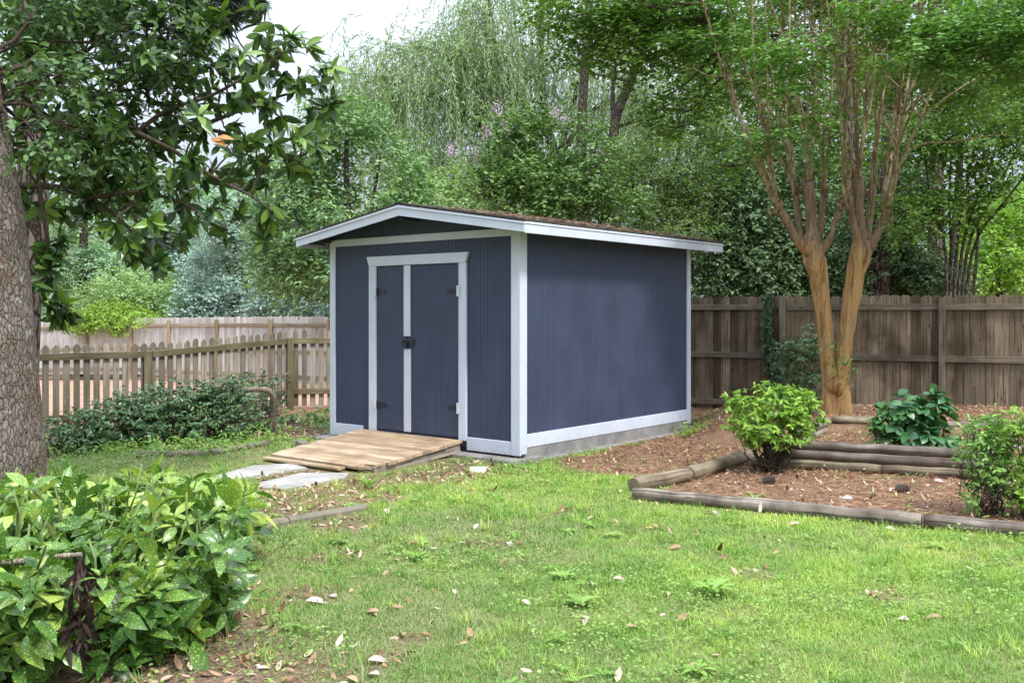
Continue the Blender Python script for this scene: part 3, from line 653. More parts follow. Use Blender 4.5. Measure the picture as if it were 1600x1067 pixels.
timber(B_+(C_-B_).normalized()*.008, C_, .056, 'front timber at the lawn edge running out of view below the right boxwood')
D0, D1 = G(992, 771), G(1075, 750); E1 = G(1172, 719)
for v in (D0, D1, E1): v.z = z0+.01
D0 += Vector((.0, .09, 0))
timber(D0, D1, .068, 'short side timber of the lower bed nearest the front corner', 'palelog')
timber(D1+Vector((.01, .012, 0)), E1, .068, 'longer side timber of the lower bed ending at the bright green shrub', 'palelog')
SL, SR = Vector((2.40, 9.78, 0)), Vector((4.42, 8.94, 0)); sdv = (SR-SL).normalized()
mid = SL.lerp(SR, .56)
timber(SL+Vector((0, 0, .045)), mid-sdv*.006+Vector((0, 0, .045)), .046, 'left pale timber in the bottom course of the stacked wall', 'palelog')
timber(mid+sdv*.006+Vector((0, 0, .045)), SR+Vector((0, 0, .045))+sdv*.12, .046, 'right pale timber in the bottom course of the stacked wall', 'palelog')
off = Vector((-.02, .045, 0))*.6
timber(SL+off+Vector((.14, 0, .132)), SR+off+Vector((0, 0, .132)), .047, 'middle timber of the three-high stacked wall')
timber(SL+off*2+Vector((.24, 0, .222)), SR+off*2+Vector((.05, 0, .222)), .048, 'top timber of the three-high stacked wall')
for k, lab in enumerate(('lower timber of the angled pair rising toward the orange trunk', 'upper timber of the angled pair rising toward the orange trunk')):
    timber((2.90, 10.0, MIDZ+.03+.09*k), (3.62, 11.22, MIDZ+.03+.09*k), .05, lab)
for k, lab in enumerate(('lower timber of the rear pair at the foot of the orange trunk', 'upper timber of the rear pair at the foot of the orange trunk')):
    timber((3.69, 11.25, MIDZ+.045+.09*k), (4.75, 11.05, MIDZ+.045+.09*k), .047, lab, 'palelog')
timber((4.78, 11.04, MIDZ+.09), (6.4, 10.75, MIDZ+.09), .05, 'rear timber running behind the hydrangea to the right edge')
timber((4.66, 9.6, MIDZ+.03), (5.9, 9.8, MIDZ+.03), .05, 'grey timber half hidden behind the right boxwood')
# raised soil of the two upper beds
def bed_sheet(name, pg, z, slope=.06):
    pg = np.array(pg, float); xs_ = np.arange(pg[:, 0].min()-slope, pg[:, 0].max(), .06); ys_ = np.arange(pg[:, 1].min()-.1, pg[:, 1].max()+slope, .06)
    X_, Y_ = np.meshgrid(xs_, ys_); s = sdist(X_, Y_, pg); Zz = np.where(s > 0, z, terr(X_, Y_)-.03+(z-terr(X_, Y_)+.03)*sstep(-slope, .03, s))+.02*(vn2(X_, Y_, 2.5, 3)-.5)+.015*(vn2(X_, Y_, 9, 3)-.5)
    I_ = np.arange(X_.size).reshape(X_.shape); q_ = np.stack([I_[:-1, :-1], I_[:-1, 1:], I_[1:, 1:], I_[1:, :-1]], -1).reshape(-1, 4)
    on = np.ones(X_.size); o = npmesh(name, np.stack([X_, Y_, Zz], -1).reshape(-1, 3), np.concatenate([q_[:, [0, 1, 2]], q_[:, [0, 2, 3]]]), ground.data.materials[0], None, True, straw=on, grass=on*0, litter=on*0, clay=on*0)
    return tag(o, kind='structure')
bed_sheet('planting_bed_soil', MIDPG, MIDZ); bed_sheet('tree_bed_soil', REARPG, REARZ, 1.0)
def gz(x, y):
    x = np.asarray(x, float); y = np.asarray(y, float)
    z = terr(x, y); z = np.where(sdist(x, y, np.array(MIDPG)) > .02, MIDZ+.01, z); s = sdist(x, y, np.array(REARPG)); zr = terr(x, y)-.03+(REARZ-terr(x, y)+.03)*sstep(-1.0, .03, s); return np.where((s > -.9) & (y > 11.1+.28*(4.75-x)), np.maximum(z, zr+.01), z)

# ------------------------------------------------------------------ fences
def board_poly(w, h, dog=.03, dz=0.0): return [(-w/2, dz), (w/2, dz), (w/2, h-dog), (w/2-dog, h), (-w/2+dog, h), (-w/2, h-dog)]
def privacy(name, label, pts, h, bw, mat, railmat, post_at, zrails, seed=0, rail_side=1, tilt=None, top_post=0.0):
    """pts: ground points of the bays; boards stand on the far side of the rails, posts at every point"""
    root = thing(name, label, 'fence', tuple(pts[0])); random.seed(seed)
    for i in range(len(pts)-1):
        p0, p1 = Vector(pts[i]), Vector(pts[i+1]); dv = p1-p0; Lh = math.hypot(dv.x, dv.y); u = Vector((dv.x, dv.y, 0))/Lh; nv = Vector((-u.y, u.x, 0))*rail_side
        b = MB(); n = max(1, int(Lh/bw)); ww = Lh/n
        for k in range(n):
            c = p0.lerp(p1, (k+.5)/n); hh = h+random.uniform(-.015, .012)
            lean = random.uniform(-.0015, .0015)
            b.prism(board_poly(ww+.005, hh, .034, .03), c+nv*(.005*(k % 2)+random.uniform(0, .003)), u+Vector((0, 0, lean)), Vector((u.x*lean, u.y*lean, 1)), nv, .017)
        b.build('board_panel', M[mat], root)
        for z in zrails:
            b = MB(); b.beam(p0-nv*.022+Vector((0, 0, z))+u*.045, p1-nv*.022+Vector((0, 0, z))-u*.045, .038, .088, (0, 0, 1), .004); b.build('rail', M[railmat], root)
    for i, p in enumerate(pts):
        if i not in post_at: continue
        p = Vector(p); b = MB(); d = Vector(pts[min(i+1, len(pts)-1)])-Vector(pts[max(i-1, 0)]); u = Vector((d.x, d.y, 0)).normalized(); nv = Vector((-u.y, u.x, 0))*rail_side
        tl = (tilt or {}).get(i, 0.0)
        b.beam(p-nv*.05+Vector((0, 0, -.2)), p-nv*.05+u*tl+Vector((0, 0, h-.03+top_post)), .089, .089, tuple(u), .006); b.build('post', M[railmat], root)
    return root
def fl(x): return Vector((x, 16.82-.4756*x, tz(x, 16.82-.4756*x)))
# right fence: spans start where the photo shows its posts
privacy('privacy_fence', 'tall dark brown board fence standing behind the orange trunk', [fl(x) for x in (-.05, 2.05, 4.13, 6.13, 8.2, 10.2)], 1.79, .135, 'fence', 'rail', {0, 1, 2, 3, 4, 5}, (.14, .88, 1.62), 5, 1)
ff = [(-18.6, 34.6, -.58), (-16.0, 32.4, -.56), (-13.6, 31.4, -.48), (-11.9, 30.5, -.42), (-10.2, 29.1, -.40), (-8.35, 27.7, -.37), (-6.45, 26.2, -.35), (-4.6, 24.7, -.34), (-2.6, 23.2, -.34)]
privacy('privacy_fence', 'tall pale grey weathered board fence beyond the red clay', ff, 1.78, .14, 'farfence', 'farrail', set(range(9)), (.2, .85, 1.55), 9, 1, {2: -.12, 3: .05}, -.05)
# picket fence: each picket a part
pf = thing('picket_fence', 'low olive brown picket fence standing behind the dark hedge', 'fence', (-5.96, 12.3, -.14)); random.seed(4)
pp = [Vector((-7.2, 11.2, 0)), Vector((-5.96+.9, 13.6, 0)), Vector((-3.5, 15.44, 0)), Vector((-1.4, 15.75, 0))]
for p in pp: p.z = tz(p.x, p.y)
pkm = {}
for i in range(3):
    p0, p1 = pp[i], pp[i+1]; dv = p1-p0; Lh = math.hypot(dv.x, dv.y); u = Vector((dv.x, dv.y, 0))/Lh; nv = Vector((-u.y, u.x, 0)); n = int(Lh/.131)
    zr = {0: (.97, .955), 1: (.955, 1.085), 2: (1.085, 1.10)}[i]
    for k in range(n):
        c = p0.lerp(p1, (k+.55)/n); rl = zr[0]+(zr[1]-zr[0])*(k+.5)/n; top = rl+tz(c.x, c.y)*0+.155+random.uniform(-.012, .012)
        if i == 2: top = rl+.17+random.uniform(-.02, .02)
        w_ = .082+random.uniform(-.005, .004); bot = c.z+.06; b = MB()
        b.prism([(-w_/2, bot), (w_/2, bot), (w_/2, top-.035), (w_/2-.028, top), (-w_/2+.028, top), (-w_/2, top-.035)], Vector((c.x, c.y, 0))+nv*.02, u+Vector((0, 0, random.uniform(-.01, .01))), (0, 0, 1), nv, .018)
        b.build('picket', M['picket'], pf)
    for a, hh in ((0, .09), (-.80, .085)):
        b = MB(); b.beam(Vector((p0.x, p0.y, zr[0]+a+(.0 if a == 0 else 0)))+u*.05, Vector((p1.x, p1.y, zr[1]+a))-u*.05, .038, hh, (0, 0, 1), .004); b.build('rail', M['picketrail'], pf)
for i, p in enumerate(pp):
    b = MB(); zt = (.99, 1.0, 1.135, 1.15)[i]; b.beam((p.x, p.y-.03, p.z-.1), (p.x, p.y-.03, zt), .10, .10, (1, .3, 0), .006); b.build('post', M['picketrail'], pf)

# ------------------------------------------------------------------ lawn, litter, straw (ground cover)
def patch(x, y): return vn2(x, y, .55, 21)*.5+vn2(x, y, 1.7, 22)*.3+vn2(x, y, 5.0, 23)*.2
def clear_logs(x, y):
    k = np.zeros(x.shape, bool)
    for p0, p1, r in LOGS:
        dx, dy = p1.x-p0.x, p1.y-p0.y; t = np.clip(((x-p0.x)*dx+(y-p0.y)*dy)/(dx*dx+dy*dy), 0, 1)
        k |= np.hypot(x-p0.x-t*dx, y-p0.y-t*dy) < r*.8
    return k
def grass_obj():
    A = []
    for n, y0, y1 in ((330000, 3.4, 6.0), (330000, 6.0, 9.2), (230000, 9.2, 13.0), (60000, 13, 18)):
        x, y = in_view(n, y0, y1); g, s, l, c = masks(x, y)
        pt = patch(x, y); dens = g*(.40+.9*vn2(x, y, 3.4, 31))*(1-(.35+.35*sstep(.9, -1.6, x))*sstep(.46, .64, vn2(x, y, 4.2, 33)))
        k = (rng.random(n) < np.clip(dens, 0, 1)) & ~blocked(x, y) & ~clear_logs(x, y)
        x, y, pt = x[k], y[k], pt[k]; m = len(x)
        clump = vn2(x, y, 2.6, 41)*.6+vn2(x, y, 9, 42)*.4
        Pp = np.stack([x, y, gz(x, y)-.004], 1); az = rng.random(m)*6.283; tilt = rng.normal(.75, .35, m)
        D = np.stack([np.cos(az)*np.sin(tilt), np.sin(az)*np.sin(tilt), np.abs(np.cos(tilt))+.12], 1)
        N = np.stack([-np.cos(az), -np.sin(az), np.full(m, .6)], 1)
        ln = (.018+.038*rng.random(m)**1.5)*(.5+1.0*clump); wd = .0030+.0020*rng.random(m)
        if y0 >= 6: wd *= 1.35
        if y0 >= 9: wd *= 1.3; ln *= 1.1
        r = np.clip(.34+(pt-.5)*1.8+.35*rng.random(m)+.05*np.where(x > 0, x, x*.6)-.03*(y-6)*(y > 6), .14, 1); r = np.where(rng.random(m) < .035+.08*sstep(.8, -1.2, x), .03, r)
        A.append(leaf_arrays(Pp, D, N, ln, wd, 'blade', rng.normal(.35, .2, m), r))
    # taller tufts
    x, y = in_view(3200, 3.5, 10); g, s, l, c = masks(x, y); k = (rng.random(3200) < g*sstep(.45, .7, vn2(x, y, 1.9, 44))*.8+.06) & ~blocked(x, y) & ~clear_logs(x, y) & (s < .6); x, y = x[k], y[k]
    per = 26; X_ = np.repeat(x, per)+rng.normal(0, .028, len(x)*per); Y_ = np.repeat(y, per)+rng.normal(0, .028, len(x)*per); m = len(X_); az = rng.random(m)*6.283; tilt = np.abs(rng.normal(.45, .3, m))
    D = np.stack([np.cos(az)*np.sin(tilt), np.sin(az)*np.sin(tilt), np.cos(tilt)], 1); N = np.stack([-np.cos(az), -np.sin(az), np.full(m, .6)], 1)
    A.append(leaf_arrays(np.stack([X_, Y_, gz(X_, Y_)-.004], 1), D, N, (.05+.06*rng.random(m))*np.repeat(.6+.7*rng.random(len(x)), per), .0035, 'blade', rng.normal(.45, .2, m), np.clip(np.repeat(.2+.7*rng.random(len(x)), per)+.25*(rng.random(m)-.5), .14, 1)))
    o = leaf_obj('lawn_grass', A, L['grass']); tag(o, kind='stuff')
grass_obj()
def flat_leaves(x, y, lo, hi, kind, asp, lift=.012, curl=.35, rnd=None, tiltv=.35, z=None):
    m = len(x); z = gz(x, y) if z is None else z
    Pp = np.stack([x, y, z+lift*(.3+rng.random(m))], 1); az = rng.random(m)*6.283
    D = np.stack([np.cos(az), np.sin(az), rng.normal(.08, .2, m)], 1); N = np.stack([rng.normal(0, tiltv, m), rng.normal(0, tiltv, m), np.ones(m)], 1)
    ln = lo+(hi-lo)*rng.random(m); return leaf_arrays(Pp, D, N, ln, ln*asp*(.8+.4*rng.random(m)), kind, rng.normal(0, curl, m), rnd)
def litter_obj():
    A = []
    for n, w_, y0, y1 in ((32000, 'l', 3.4, 14), (34000, 's', 6, 14.5), (1100, 'g', 3.6, 9.5)):
        x, y = in_view(n, y0, y1); g, s, l, c = masks(x, y); wt = {'l': l, 's': s*.55, 'g': g*.5*(vn2(x, y, 1.3, 51) > .42)}[w_]
        k = (rng.random(n) < wt) & ~blocked(x, y); x, y = x[k], y[k]
        A.append(flat_leaves(x, y, .02 if w_ == 's' else .03, {'l': .068, 's': .055, 'g': .07}[w_], 'oval', .45, .014 if w_ != 'g' else .022, .5, rng.random(len(x))**(.8 if w_ != 's' else 1.3)))
    tag(leaf_obj('leaf_litter', A, L['litter']), kind='stuff')
litter_obj()
def needles(x, y, z, nrmz=None, lo=.07, hi=.16, wd=.0035, lift=.02):
    m = len(x); Pp = np.stack([x, y, z+lift*rng.random(m)], 1); az = rng.random(m)*6.283
    D = np.stack([np.cos(az), np.sin(az), rng.normal(0, .12, m)], 1)
    if nrmz is not None: D[:, 2] += D[:, 0]*nrmz[0]+D[:, 1]*nrmz[1]
    N = np.stack([rng.normal(0, .5, m), rng.normal(0, .5, m), np.ones(m)], 1)
    return leaf_arrays(Pp, D, N, lo+(hi-lo)*rng.random(m), wd, 'blade', rng.normal(0, .15, m))
def straw_obj():
    A = []
    x, y = in_view(150000, 6.4, 16); g, s, l, c = masks(x, y); k = (rng.random(len(x)) < s*(.35+.9*vn2(x, y, 2.2, 61))) & ~blocked(x, y); x, y = x[k], y[k]
    A.append(needles(x, y, gz(x, y), wd=.004))
    x, y = in_view(20000, 3.5, 9.5); g, s, l, c = masks(x, y); k = (rng.random(len(x)) < l*.8) & ~blocked(x, y); x, y = x[k], y[k]
    A.append(needles(x, y, gz(x, y)))
    tag(leaf_obj('pine_straw', A, L['straw']), kind='stuff')
straw_obj()
L['roofstraw'] = leafmat('weathered_pine_straw', [(.12, .075, .045), (.22, .145, .095), (.32, .235, .17)], .85, .05, .2, tcol=(1, .8, .5))
def roof_straw():
    n = 13000; a = rng.random(n)**.8*1.74; yy = RY0+.4+(RY1-RY0-.4)*rng.random(n)
    dn = vnoise(np.stack([a, yy, 0*a], 1), 1.6, 71)*.6+vnoise(np.stack([a, yy, 0*a], 1), 5, 72)*.4
    k = rng.random(n) < np.clip(sstep(.3, .6, dn)*sstep(-.2, .9, yy)*(1-.75*sstep(2.8, 3.8, yy)), 0, 1); a, yy, dn = a[k], yy[k], dn[k]
    wv = np.array([W(RX+p, q, 2.742-.16*p) for p, q in zip(a, yy)]); m = len(a)
    tag(leaf_obj('roof_pine_straw', [needles(wv[:, 0], wv[:, 1], wv[:, 2], (-.16*AX.x, -.16*AX.y), .07, .14, .006, .022)], L['roofstraw']), kind='stuff')
roof_straw()
def weed_cover():
    A = []
    for n, y0, y1, lo, hi, dens in ((5000, 3.6, 6.2, .009, .022, .8), (6500, 6.2, 11, .013, .028, .9)):
        x, y = in_view(n, y0, y1); g, s, l, c = masks(x, y); pt = vn2(x, y, 1.1, 81)
        k = (rng.random(n) < dens*np.clip(g+.45*l+.16*s, 0, 1)*sstep(.36, .60, pt)) & ~blocked(x, y) & ~clear_logs(x, y); x, y = x[k], y[k]; m = len(x)
        per = 6; X_ = np.repeat(x, per)+rng.normal(0, .022, m*per); Y_ = np.repeat(y, per)+rng.normal(0, .022, m*per)
        A.append(flat_leaves(X_, Y_, lo, hi, 'oval', .85, .05, .2, np.repeat(rng.random(m), per)*.7+.3*rng.random(m*per), .3))
    tag(leaf_obj('clover_patches', A, L['clover']), kind='stuff')
    # low yellow-green weeds before the hedge
    A = []
    for (px, py, rx, ry, n) in ((200, 700, 140, 10, 700), (330, 705, 90, 8, 350), (420, 690, 60, 9, 260), (120, 690, 60, 8, 300), (500, 668, 30, 8, 120), (1100, 672, 45, 10, 300)):
        for i in range(n//5):
            g = G(px+rng.normal()*rx*.6, py+rng.normal()*ry*.6)
            if blocked(np.array([g.x]), np.array([g.y]))[0]: continue
            hgt = rng.uniform(.05, .26)*(.5+.6*vn2(np.array([g.x]), np.array([g.y]), 1.5, 5)[0]); k = 9
            t = rng.random(k); Pp = np.stack([g.x+rng.normal(0, .05, k), g.y+rng.normal(0, .05, k), tz(g.x, g.y)+hgt*t], 1)
            A.append(leaf_arrays(Pp, rdir(k)*[1, 1, .4]+[0, 0, .25], rdir(k)*.4+[0, 0, 1], .035+.04*rng.random(k), .016+.012*rng.random(k), 'oval', .2, np.full(k, rng.random())))
    x, y = in_view(170, 3.7, 8.5); g_, s_, l_, c_ = masks(x, y); k = (rng.random(170) < g_*.75) & ~blocked(x, y) & ~clear_logs(x, y)
    for a_, b_ in zip(x[k], y[k]):
        n = int(rng.integers(5, 10)); az = np.arange(n)*2.4+rng.random(); ln = rng.uniform(.035, .085); Pp = np.stack([a_+.008*np.cos(az), b_+.008*np.sin(az), np.full(n, tz(a_, b_)+.008)+.02*rng.random(n)], 1)
        A.append(leaf_arrays(Pp, np.stack([np.cos(az), np.sin(az), .3+.6*rng.random(n)], 1), np.stack([-np.cos(az)*.4, -np.sin(az)*.4, np.ones(n)], 1), ln*(.6+.5*rng.random(n)), ln*rng.uniform(.25, .5), 'long', .5, np.full(n, rng.random()*.8)))
    tag(leaf_obj('weed_cover', A, L['weed']), kind='stuff')
weed_cover()
# single weeds and fallen leaves that stand out in the lawn
def weed(px, py, n, ln, asp, mat, label, up=.7, h=.012):
    g = G(px, py); root = thing('weed_plant', label, 'weed', (g.x, g.y, tz(g.x, g.y)), group='broad weeds in the lawn')
    az = np.arange(n)*2.4+rng.random(); Pp = np.stack([g.x+.012*np.cos(az), g.y+.012*np.sin(az), np.full(n, root.location.z+h)+rng.random(n)*h], 1)
    D = np.stack([np.cos(az), np.sin(az), up+.3*rng.random(n)], 1); N = np.stack([-np.cos(az)*.4, -np.sin(az)*.4, np.ones(n)], 1)
    leaf_obj('leaf', [leaf_arrays(Pp, D, N, ln*(.6+.5*rng.random(n)), ln*asp, 'long', .5, rng.random(n))], mat, root).name = 'foliage'
    b = MB(); b.tube([(g.x, g.y, root.location.z-.01), (g.x, g.y, root.location.z+h*1.8)], .006, 6); b.build('stem', M['twig'], root, True)
weed(1112, 928, 11, .14, .36, L['weed'], 'broad pale green weed rosette standing right of centre in the lawn', .9, .014); 
weed(652, 872, 10, .10, .3, L['weed'], 'pale weed rosette in the lawn in front of the wide shed door')
weed(880, 905, 9, .08, .5, L['weed'], 'round-leaved weed tuft in the lawn below the shed corner')
weed(908, 945, 8, .09, .5, L['clover'], 'wide-leaved weed in the lawn just left of the broad pale rosette')
weed(575, 765, 22, .14, .08, L['weed'], 'bright grassy weed tuft just before the right corner of the ramp', 1.4, .02)
weed(1180, 790, 16, .13, .09, L['clover'], 'thin grassy weed growing beside the front timber', 1.6, .02)
FL = [(575, 1027, .095, 'paledry', 'pale dry leaf lying at the lower edge of the lawn, left'), (592, 952, .10, 'tandry', 'tan pointed dry leaf on the lawn below the ramp'), (632, 988, .08, 'tandry', 'orange brown dry leaf lying flat low in the lawn'),
      (655, 845, .09, 'tandry', 'dark tan leaf in the lawn in front of the shed doors'), (478, 935, .12, 'paledry', 'long pale dry leaf near the speckled bush'), (605, 795, .10, 'paledry', 'pale crumpled leaf at the end of the stone edging'),
      (748, 818, .08, 'paledry', 'small white dry leaf below the white block'), (958, 902, .09, 'paledry', 'white dry leaf in the middle of the lawn'), (925, 912, .09, 'paledry', 'second white dry leaf beside the one in mid lawn'),
      (1075, 955, .11, 'tandry', 'brown dry leaf just below the broad weed rosette'), (1065, 850, .09, 'tandry', 'tan leaf below the front timber corner'), (1420, 966, .09, 'paledry', 'long white leaf low on the right of the lawn'),
      (1472, 962, .09, 'tandry', 'brown leaf beside the long white leaf at lower right'), (1508, 885, .06, 'paledry', 'small white scrap leaf on the right of the lawn'), (1385, 823, .09, 'paledry', 'pale leaf leaning on the front timber near its joint'),
      (795, 845, .09, 'paledry', 'pale folded leaf below the block, left of mid lawn'), (915, 958, .08, 'paledry', 'pale leaf under the round weeds in mid lawn'), (980, 975, .08, 'tandry', 'pinkish tan leaf low in the middle of the lawn'),
      (1112, 796, .10, 'paledry', 'bright white leaf stuck upright before the front timber'), (1250, 815, .10, 'paledry', 'pale leaf flat in the grass before the front timber'), (592, 1050, .09, 'paledry', 'narrow pale leaf at the very bottom of the lawn')]
for px, py, s, mt, lab in FL:
    g = G(px, py, .03); az = rng.random()*6.28; D = np.array([[math.cos(az), math.sin(az), .15]]); N = np.array([[.3*rng.normal(), -.3, 1.0]])
    o = leaf_obj('fallen_leaf', [leaf_arrays(np.array([[0., 0, 0]]), D, N, s, s*.45, 'long', .5, np.array([rng.random()]))], L[mt], None, True)
    o.location = (g.x, g.y, tz(g.x, g.y)+.026); tag(o, lab, 'fallen leaf', 'fallen leaves on the lawn')
# pine cone and stones in the lower bed
def stone(px, py, r, label, mat='whitestone', grp='pale stones in the lower bed'):
    g = G(px, py); b = MB(); n = 9; vs = []; fs = []
    for i, (zz, rr) in enumerate(((-.3, .7), (.15, 1), (.5, .85), (.75, .4))):
        for k in range(n): a = 6.283*k/n; q = rr*r*(1+random.uniform(-.18, .18)); vs.append((g.x+q*1.2*math.cos(a), g.y+q*math.sin(a), tz(g.x, g.y)+zz*r))
    for i in range(3):
        for k in range(n): fs.append((i*n+k, i*n+(k+1) % n, (i+1)*n+(k+1) % n, (i+1)*n+k))
    fs.append(tuple(3*n+k for k in range(n))); b.add(vs, fs, [[(0, 0)]*len(f) for f in fs]); tag(b.build('pale_stone', M[mat], None), label, 'stone', grp)
stone(1324, 779, .034, 'white stone lying on the pine straw of the lower bed'); stone(1466, 752, .03, 'pale stone below the right end of the stacked wall'); stone(1285, 733, .034, 'pale flat stone below the left half of the stacked wall')
def cone(px, py, label):
    g = G(px, py); o = MB()
    for i in range(60):
        t = i/60; a = i*2.4; r = .034*math.sin(math.pi*(.12+.8*t)); c = Vector((g.x-.055+.11*t, g.y, tz(g.x, g.y)+.035))
        d = Vector((.35, math.cos(a), math.sin(a))); p = c+Vector((0, math.cos(a), math.sin(a)))*r*.6
        s = d.cross(Vector((1, 0, 0))).normalized()*.012; e = p+d.normalized()*.024
        o.add([p-s, p+s, e+s*.8, e-s*.8, p+Vector((.006, 0, 0)), e+Vector((.007, 0, 0))], [(0, 1, 2, 3), (0, 3, 5, 4), (1, 4, 5, 2)], [[(0, 0)]*4]*3, .3)
    tag(o.build('pine_cone', M['log'], None), label, 'pine cone', 'pine cones in the lower bed')
cone(1408, 769, 'open brown pine cone lying in the lower bed before the stacked wall'); cone(1200, 756, 'dark pine cone at the foot of the bright green shrub')

# ------------------------------------------------------------------ trees
def cl(px, py, d, rx, ry, rd=None):
    rx_, ry_ = rx*d/F, ry*d/F; return (tuple(P(px, py, d)), (rx_, rd if rd else (rx_+ry_)*.55, ry_))
def limbs(b, trunk_pts, trunk_r, cls, r0=.05, sub=4, jit=.04):
    tp = [Vector(p) for p in trunk_pts]
    for c, R in cls:
        c = Vector(c); best = min(range(len(tp)), key=lambda i: (tp[i]-c).length+max(0, tp[i].z-c.z+.2)*2+.4*abs(tp[i].z-(c.z-.55*math.hypot(tp[i].x-c.x, tp[i].y-c.y))))
        rr = min(r0, trunk_r[best]*.8); pts = curve(tp[best], c, .06, 7, jit); b.tube(pts, lerp_r(rr, rr*.25, 8), 6, cap=False)
        for k in range(sub):
            d = Vector(rdir(1)[0]); e = c+Vector((d.x*R[0], d.y*R[1], d.z*R[2]))*.85; s = pts[random.choice((4, 5, 6, 7))]
            b.tube(curve(s, e, .03, 4, .06), lerp_r(rr*.35, rr*.08, 5), 4, cap=False)
def tree(name, label, cat, base, trunks, cls, n, leaf, mat, lk='dia', ll=.1, lw=.05, bark='graybark', group=None, r0=.05, sub=4, kw={}, seg=9, bend=.1):
    root = thing(name, label, cat, tuple(base), group=group); b = MB(); allp = []; allr = []
    for pts, ra, rb in trunks:
        p = smooth_path(pts, 4); r = lerp_r(ra, rb, len(p)); b.tube(p, r, seg, rough=.06); allp += p; allr += r
    limbs(b, allp, allr, cls, r0, sub); b.build('trunk', M[bark], root, True)
    Pp, D, N, rn = sprigs(cls, n, **kw); m = len(Pp)
    leaf_obj('crown', [leaf_arrays(Pp, D, N, ll*(.7+.6*rng.random(m)), lw*(.75+.5*rng.random(m)), lk, bend, rn)], L[mat], root); return root
def gb(px, d, z=None): x = (px-800)*d/F; return Vector((x, d, tz(x, d) if z is None else z))
Q = lambda d, *pts: [P(a, b, d) for a, b in pts]

# A  broad deciduous tree left behind the shed
b0 = gb(545, 22); tree('deciduous_tree', 'dense mid green tree rising behind the left half of the shed roof', 'tree', b0, [([b0]+Q(22, (548, 400), (542, 300), (541, 230), (543, 180)), .13, .02), ([b0+Vector((.3, 0, 0))]+Q(22.2, (570, 400), (585, 300), (600, 210)), .08, .02), ([b0-Vector((.3, 0, 0))]+Q(21.8, (520, 400), (500, 320), (480, 260)), .08, .02)],
     [cl(540, 200, 22, 56, 52), cl(500, 270, 75, 50) if False else cl(500, 270, 22, 80, 55), cl(590, 270, 22, 70, 60), cl(545, 350, 22, 110, 60), cl(470, 400, 22.5, 75, 70), cl(625, 350, 22, 65, 60), cl(560, 430, 22, 100, 50), cl(440, 330, 23, 50, 50)],
     26000, 'l', 'deep', 'dia', .13, .062, r0=.05, kw=dict(per=9, slen=.6, gap=(.9, .45), flat=.3, droop=.15))
# B  blue cedars beyond the far fence
def cedar(px, d, top, wid, label, mat='cedar', n=16000):
    b0 = gb(px, d); cls = []; k = 7
    for i in range(k):
        t = i/(k-1); py = top+(485-top)*t; w_ = wid*(.22+.85*t)
        for s in (-1, 1): cls.append(cl(px+s*w_*.5+rng.normal()*6, py+rng.normal()*6, d+rng.normal()*.5, w_*.62, (485-top)/k*.62))
    tree('blue_cedar' if mat == 'cedar' else 'pale_conifer', label, 'tree', b0, [([b0]+Q(d, (px, 400), (px+3, (top+400)/2), (px, top)), .22, .03)], cls, n, 'l', mat, 'dia', .15, .055, kw=dict(per=10, slen=.5, gap=(.9, .43), flat=.3, droop=.1, up=.5), group='conifers beyond the far fence')
cedar(372, 31, 235, 85, 'blue grey cedar beyond the far fence, beside the magnolia twigs'); cedar(468, 30, 262, 66, 'blue grey cedar touching the left eave of the shed roof', n=14000)
cedar(285, 34, 250, 70, 'pale blue cedar seen through the lowest magnolia leaves'); cedar(130, 34, 215, 95, 'pale green conifer far behind the bark trunk', 'palecedar', 16000)
cedar(215, 38, 230, 80, 'pale green conifer between the far cedars', 'palecedar', 12000)
# C  light shrubs and vine at the far fence
def shrub_bg(px, d, cls, n, mat, label, ll=.1, lw=.05, name='light_green_shrub', kw=None, group=None):
    b0 = gb(px, d); return tree(name, label, 'shrub', b0, [([b0, b0.lerp(Vector(cls[0][0]), .6), Vector(cls[0][0])], .05, .015), ([b0+Vector((.2, 0, 0)), Vector(cls[-1][0])], .04, .012)], cls, n, 'l', mat, 'dia', ll, lw, 'twig', group, .03, 3, kw or dict(per=9, slen=.45, gap=(1.3, .42), droop=.1))
shrub_bg(215, 32.5, [cl(215, 452, 32.5, 60, 38), cl(255, 470, 32.3, 50, 28), cl(175, 465, 32.6, 50, 32), cl(300, 482, 31.8, 34, 18)], 13000, 'lightshrub', 'large light green shrub above the far fence, right of the vine')
shrub_bg(110, 34.5, [cl(120, 450, 34.5, 60, 42), cl(90, 480, 34.3, 60, 30), cl(60, 440, 35, 50, 40)], 12000, 'lightshrub', 'light green shrub above the far fence beside the bark trunk')
vr = tree('fence_vine', 'bright yellow green vine hanging over the far fence', 'vine', (-12.3, 31.6, -.45), [([Vector((-12.3, 31.6, -.45)), P(190, 500, 31.4), P(200, 486, 31.0)], .03, .01)], [cl(192, 488, 30.9, 46, 9, .5), cl(150, 494, 31.2, 40, 9, .4), cl(232, 493, 30.2, 26, 8, .4), cl(196, 500, 30.5, 16, 12, .2), cl(170, 503, 30.7, 14, 10, .2), cl(215, 499, 30.3, 12, 12, .2), cl(130, 500, 31.4, 30, 10, .4), cl(176, 480, 31.2, 30, 8, .4)], 6500, 'l', 'vine', 'dia', .11, .05, 'twig', None, .015, 3, dict(per=8, slen=.45, gap=(1.6, .42), droop=.5))
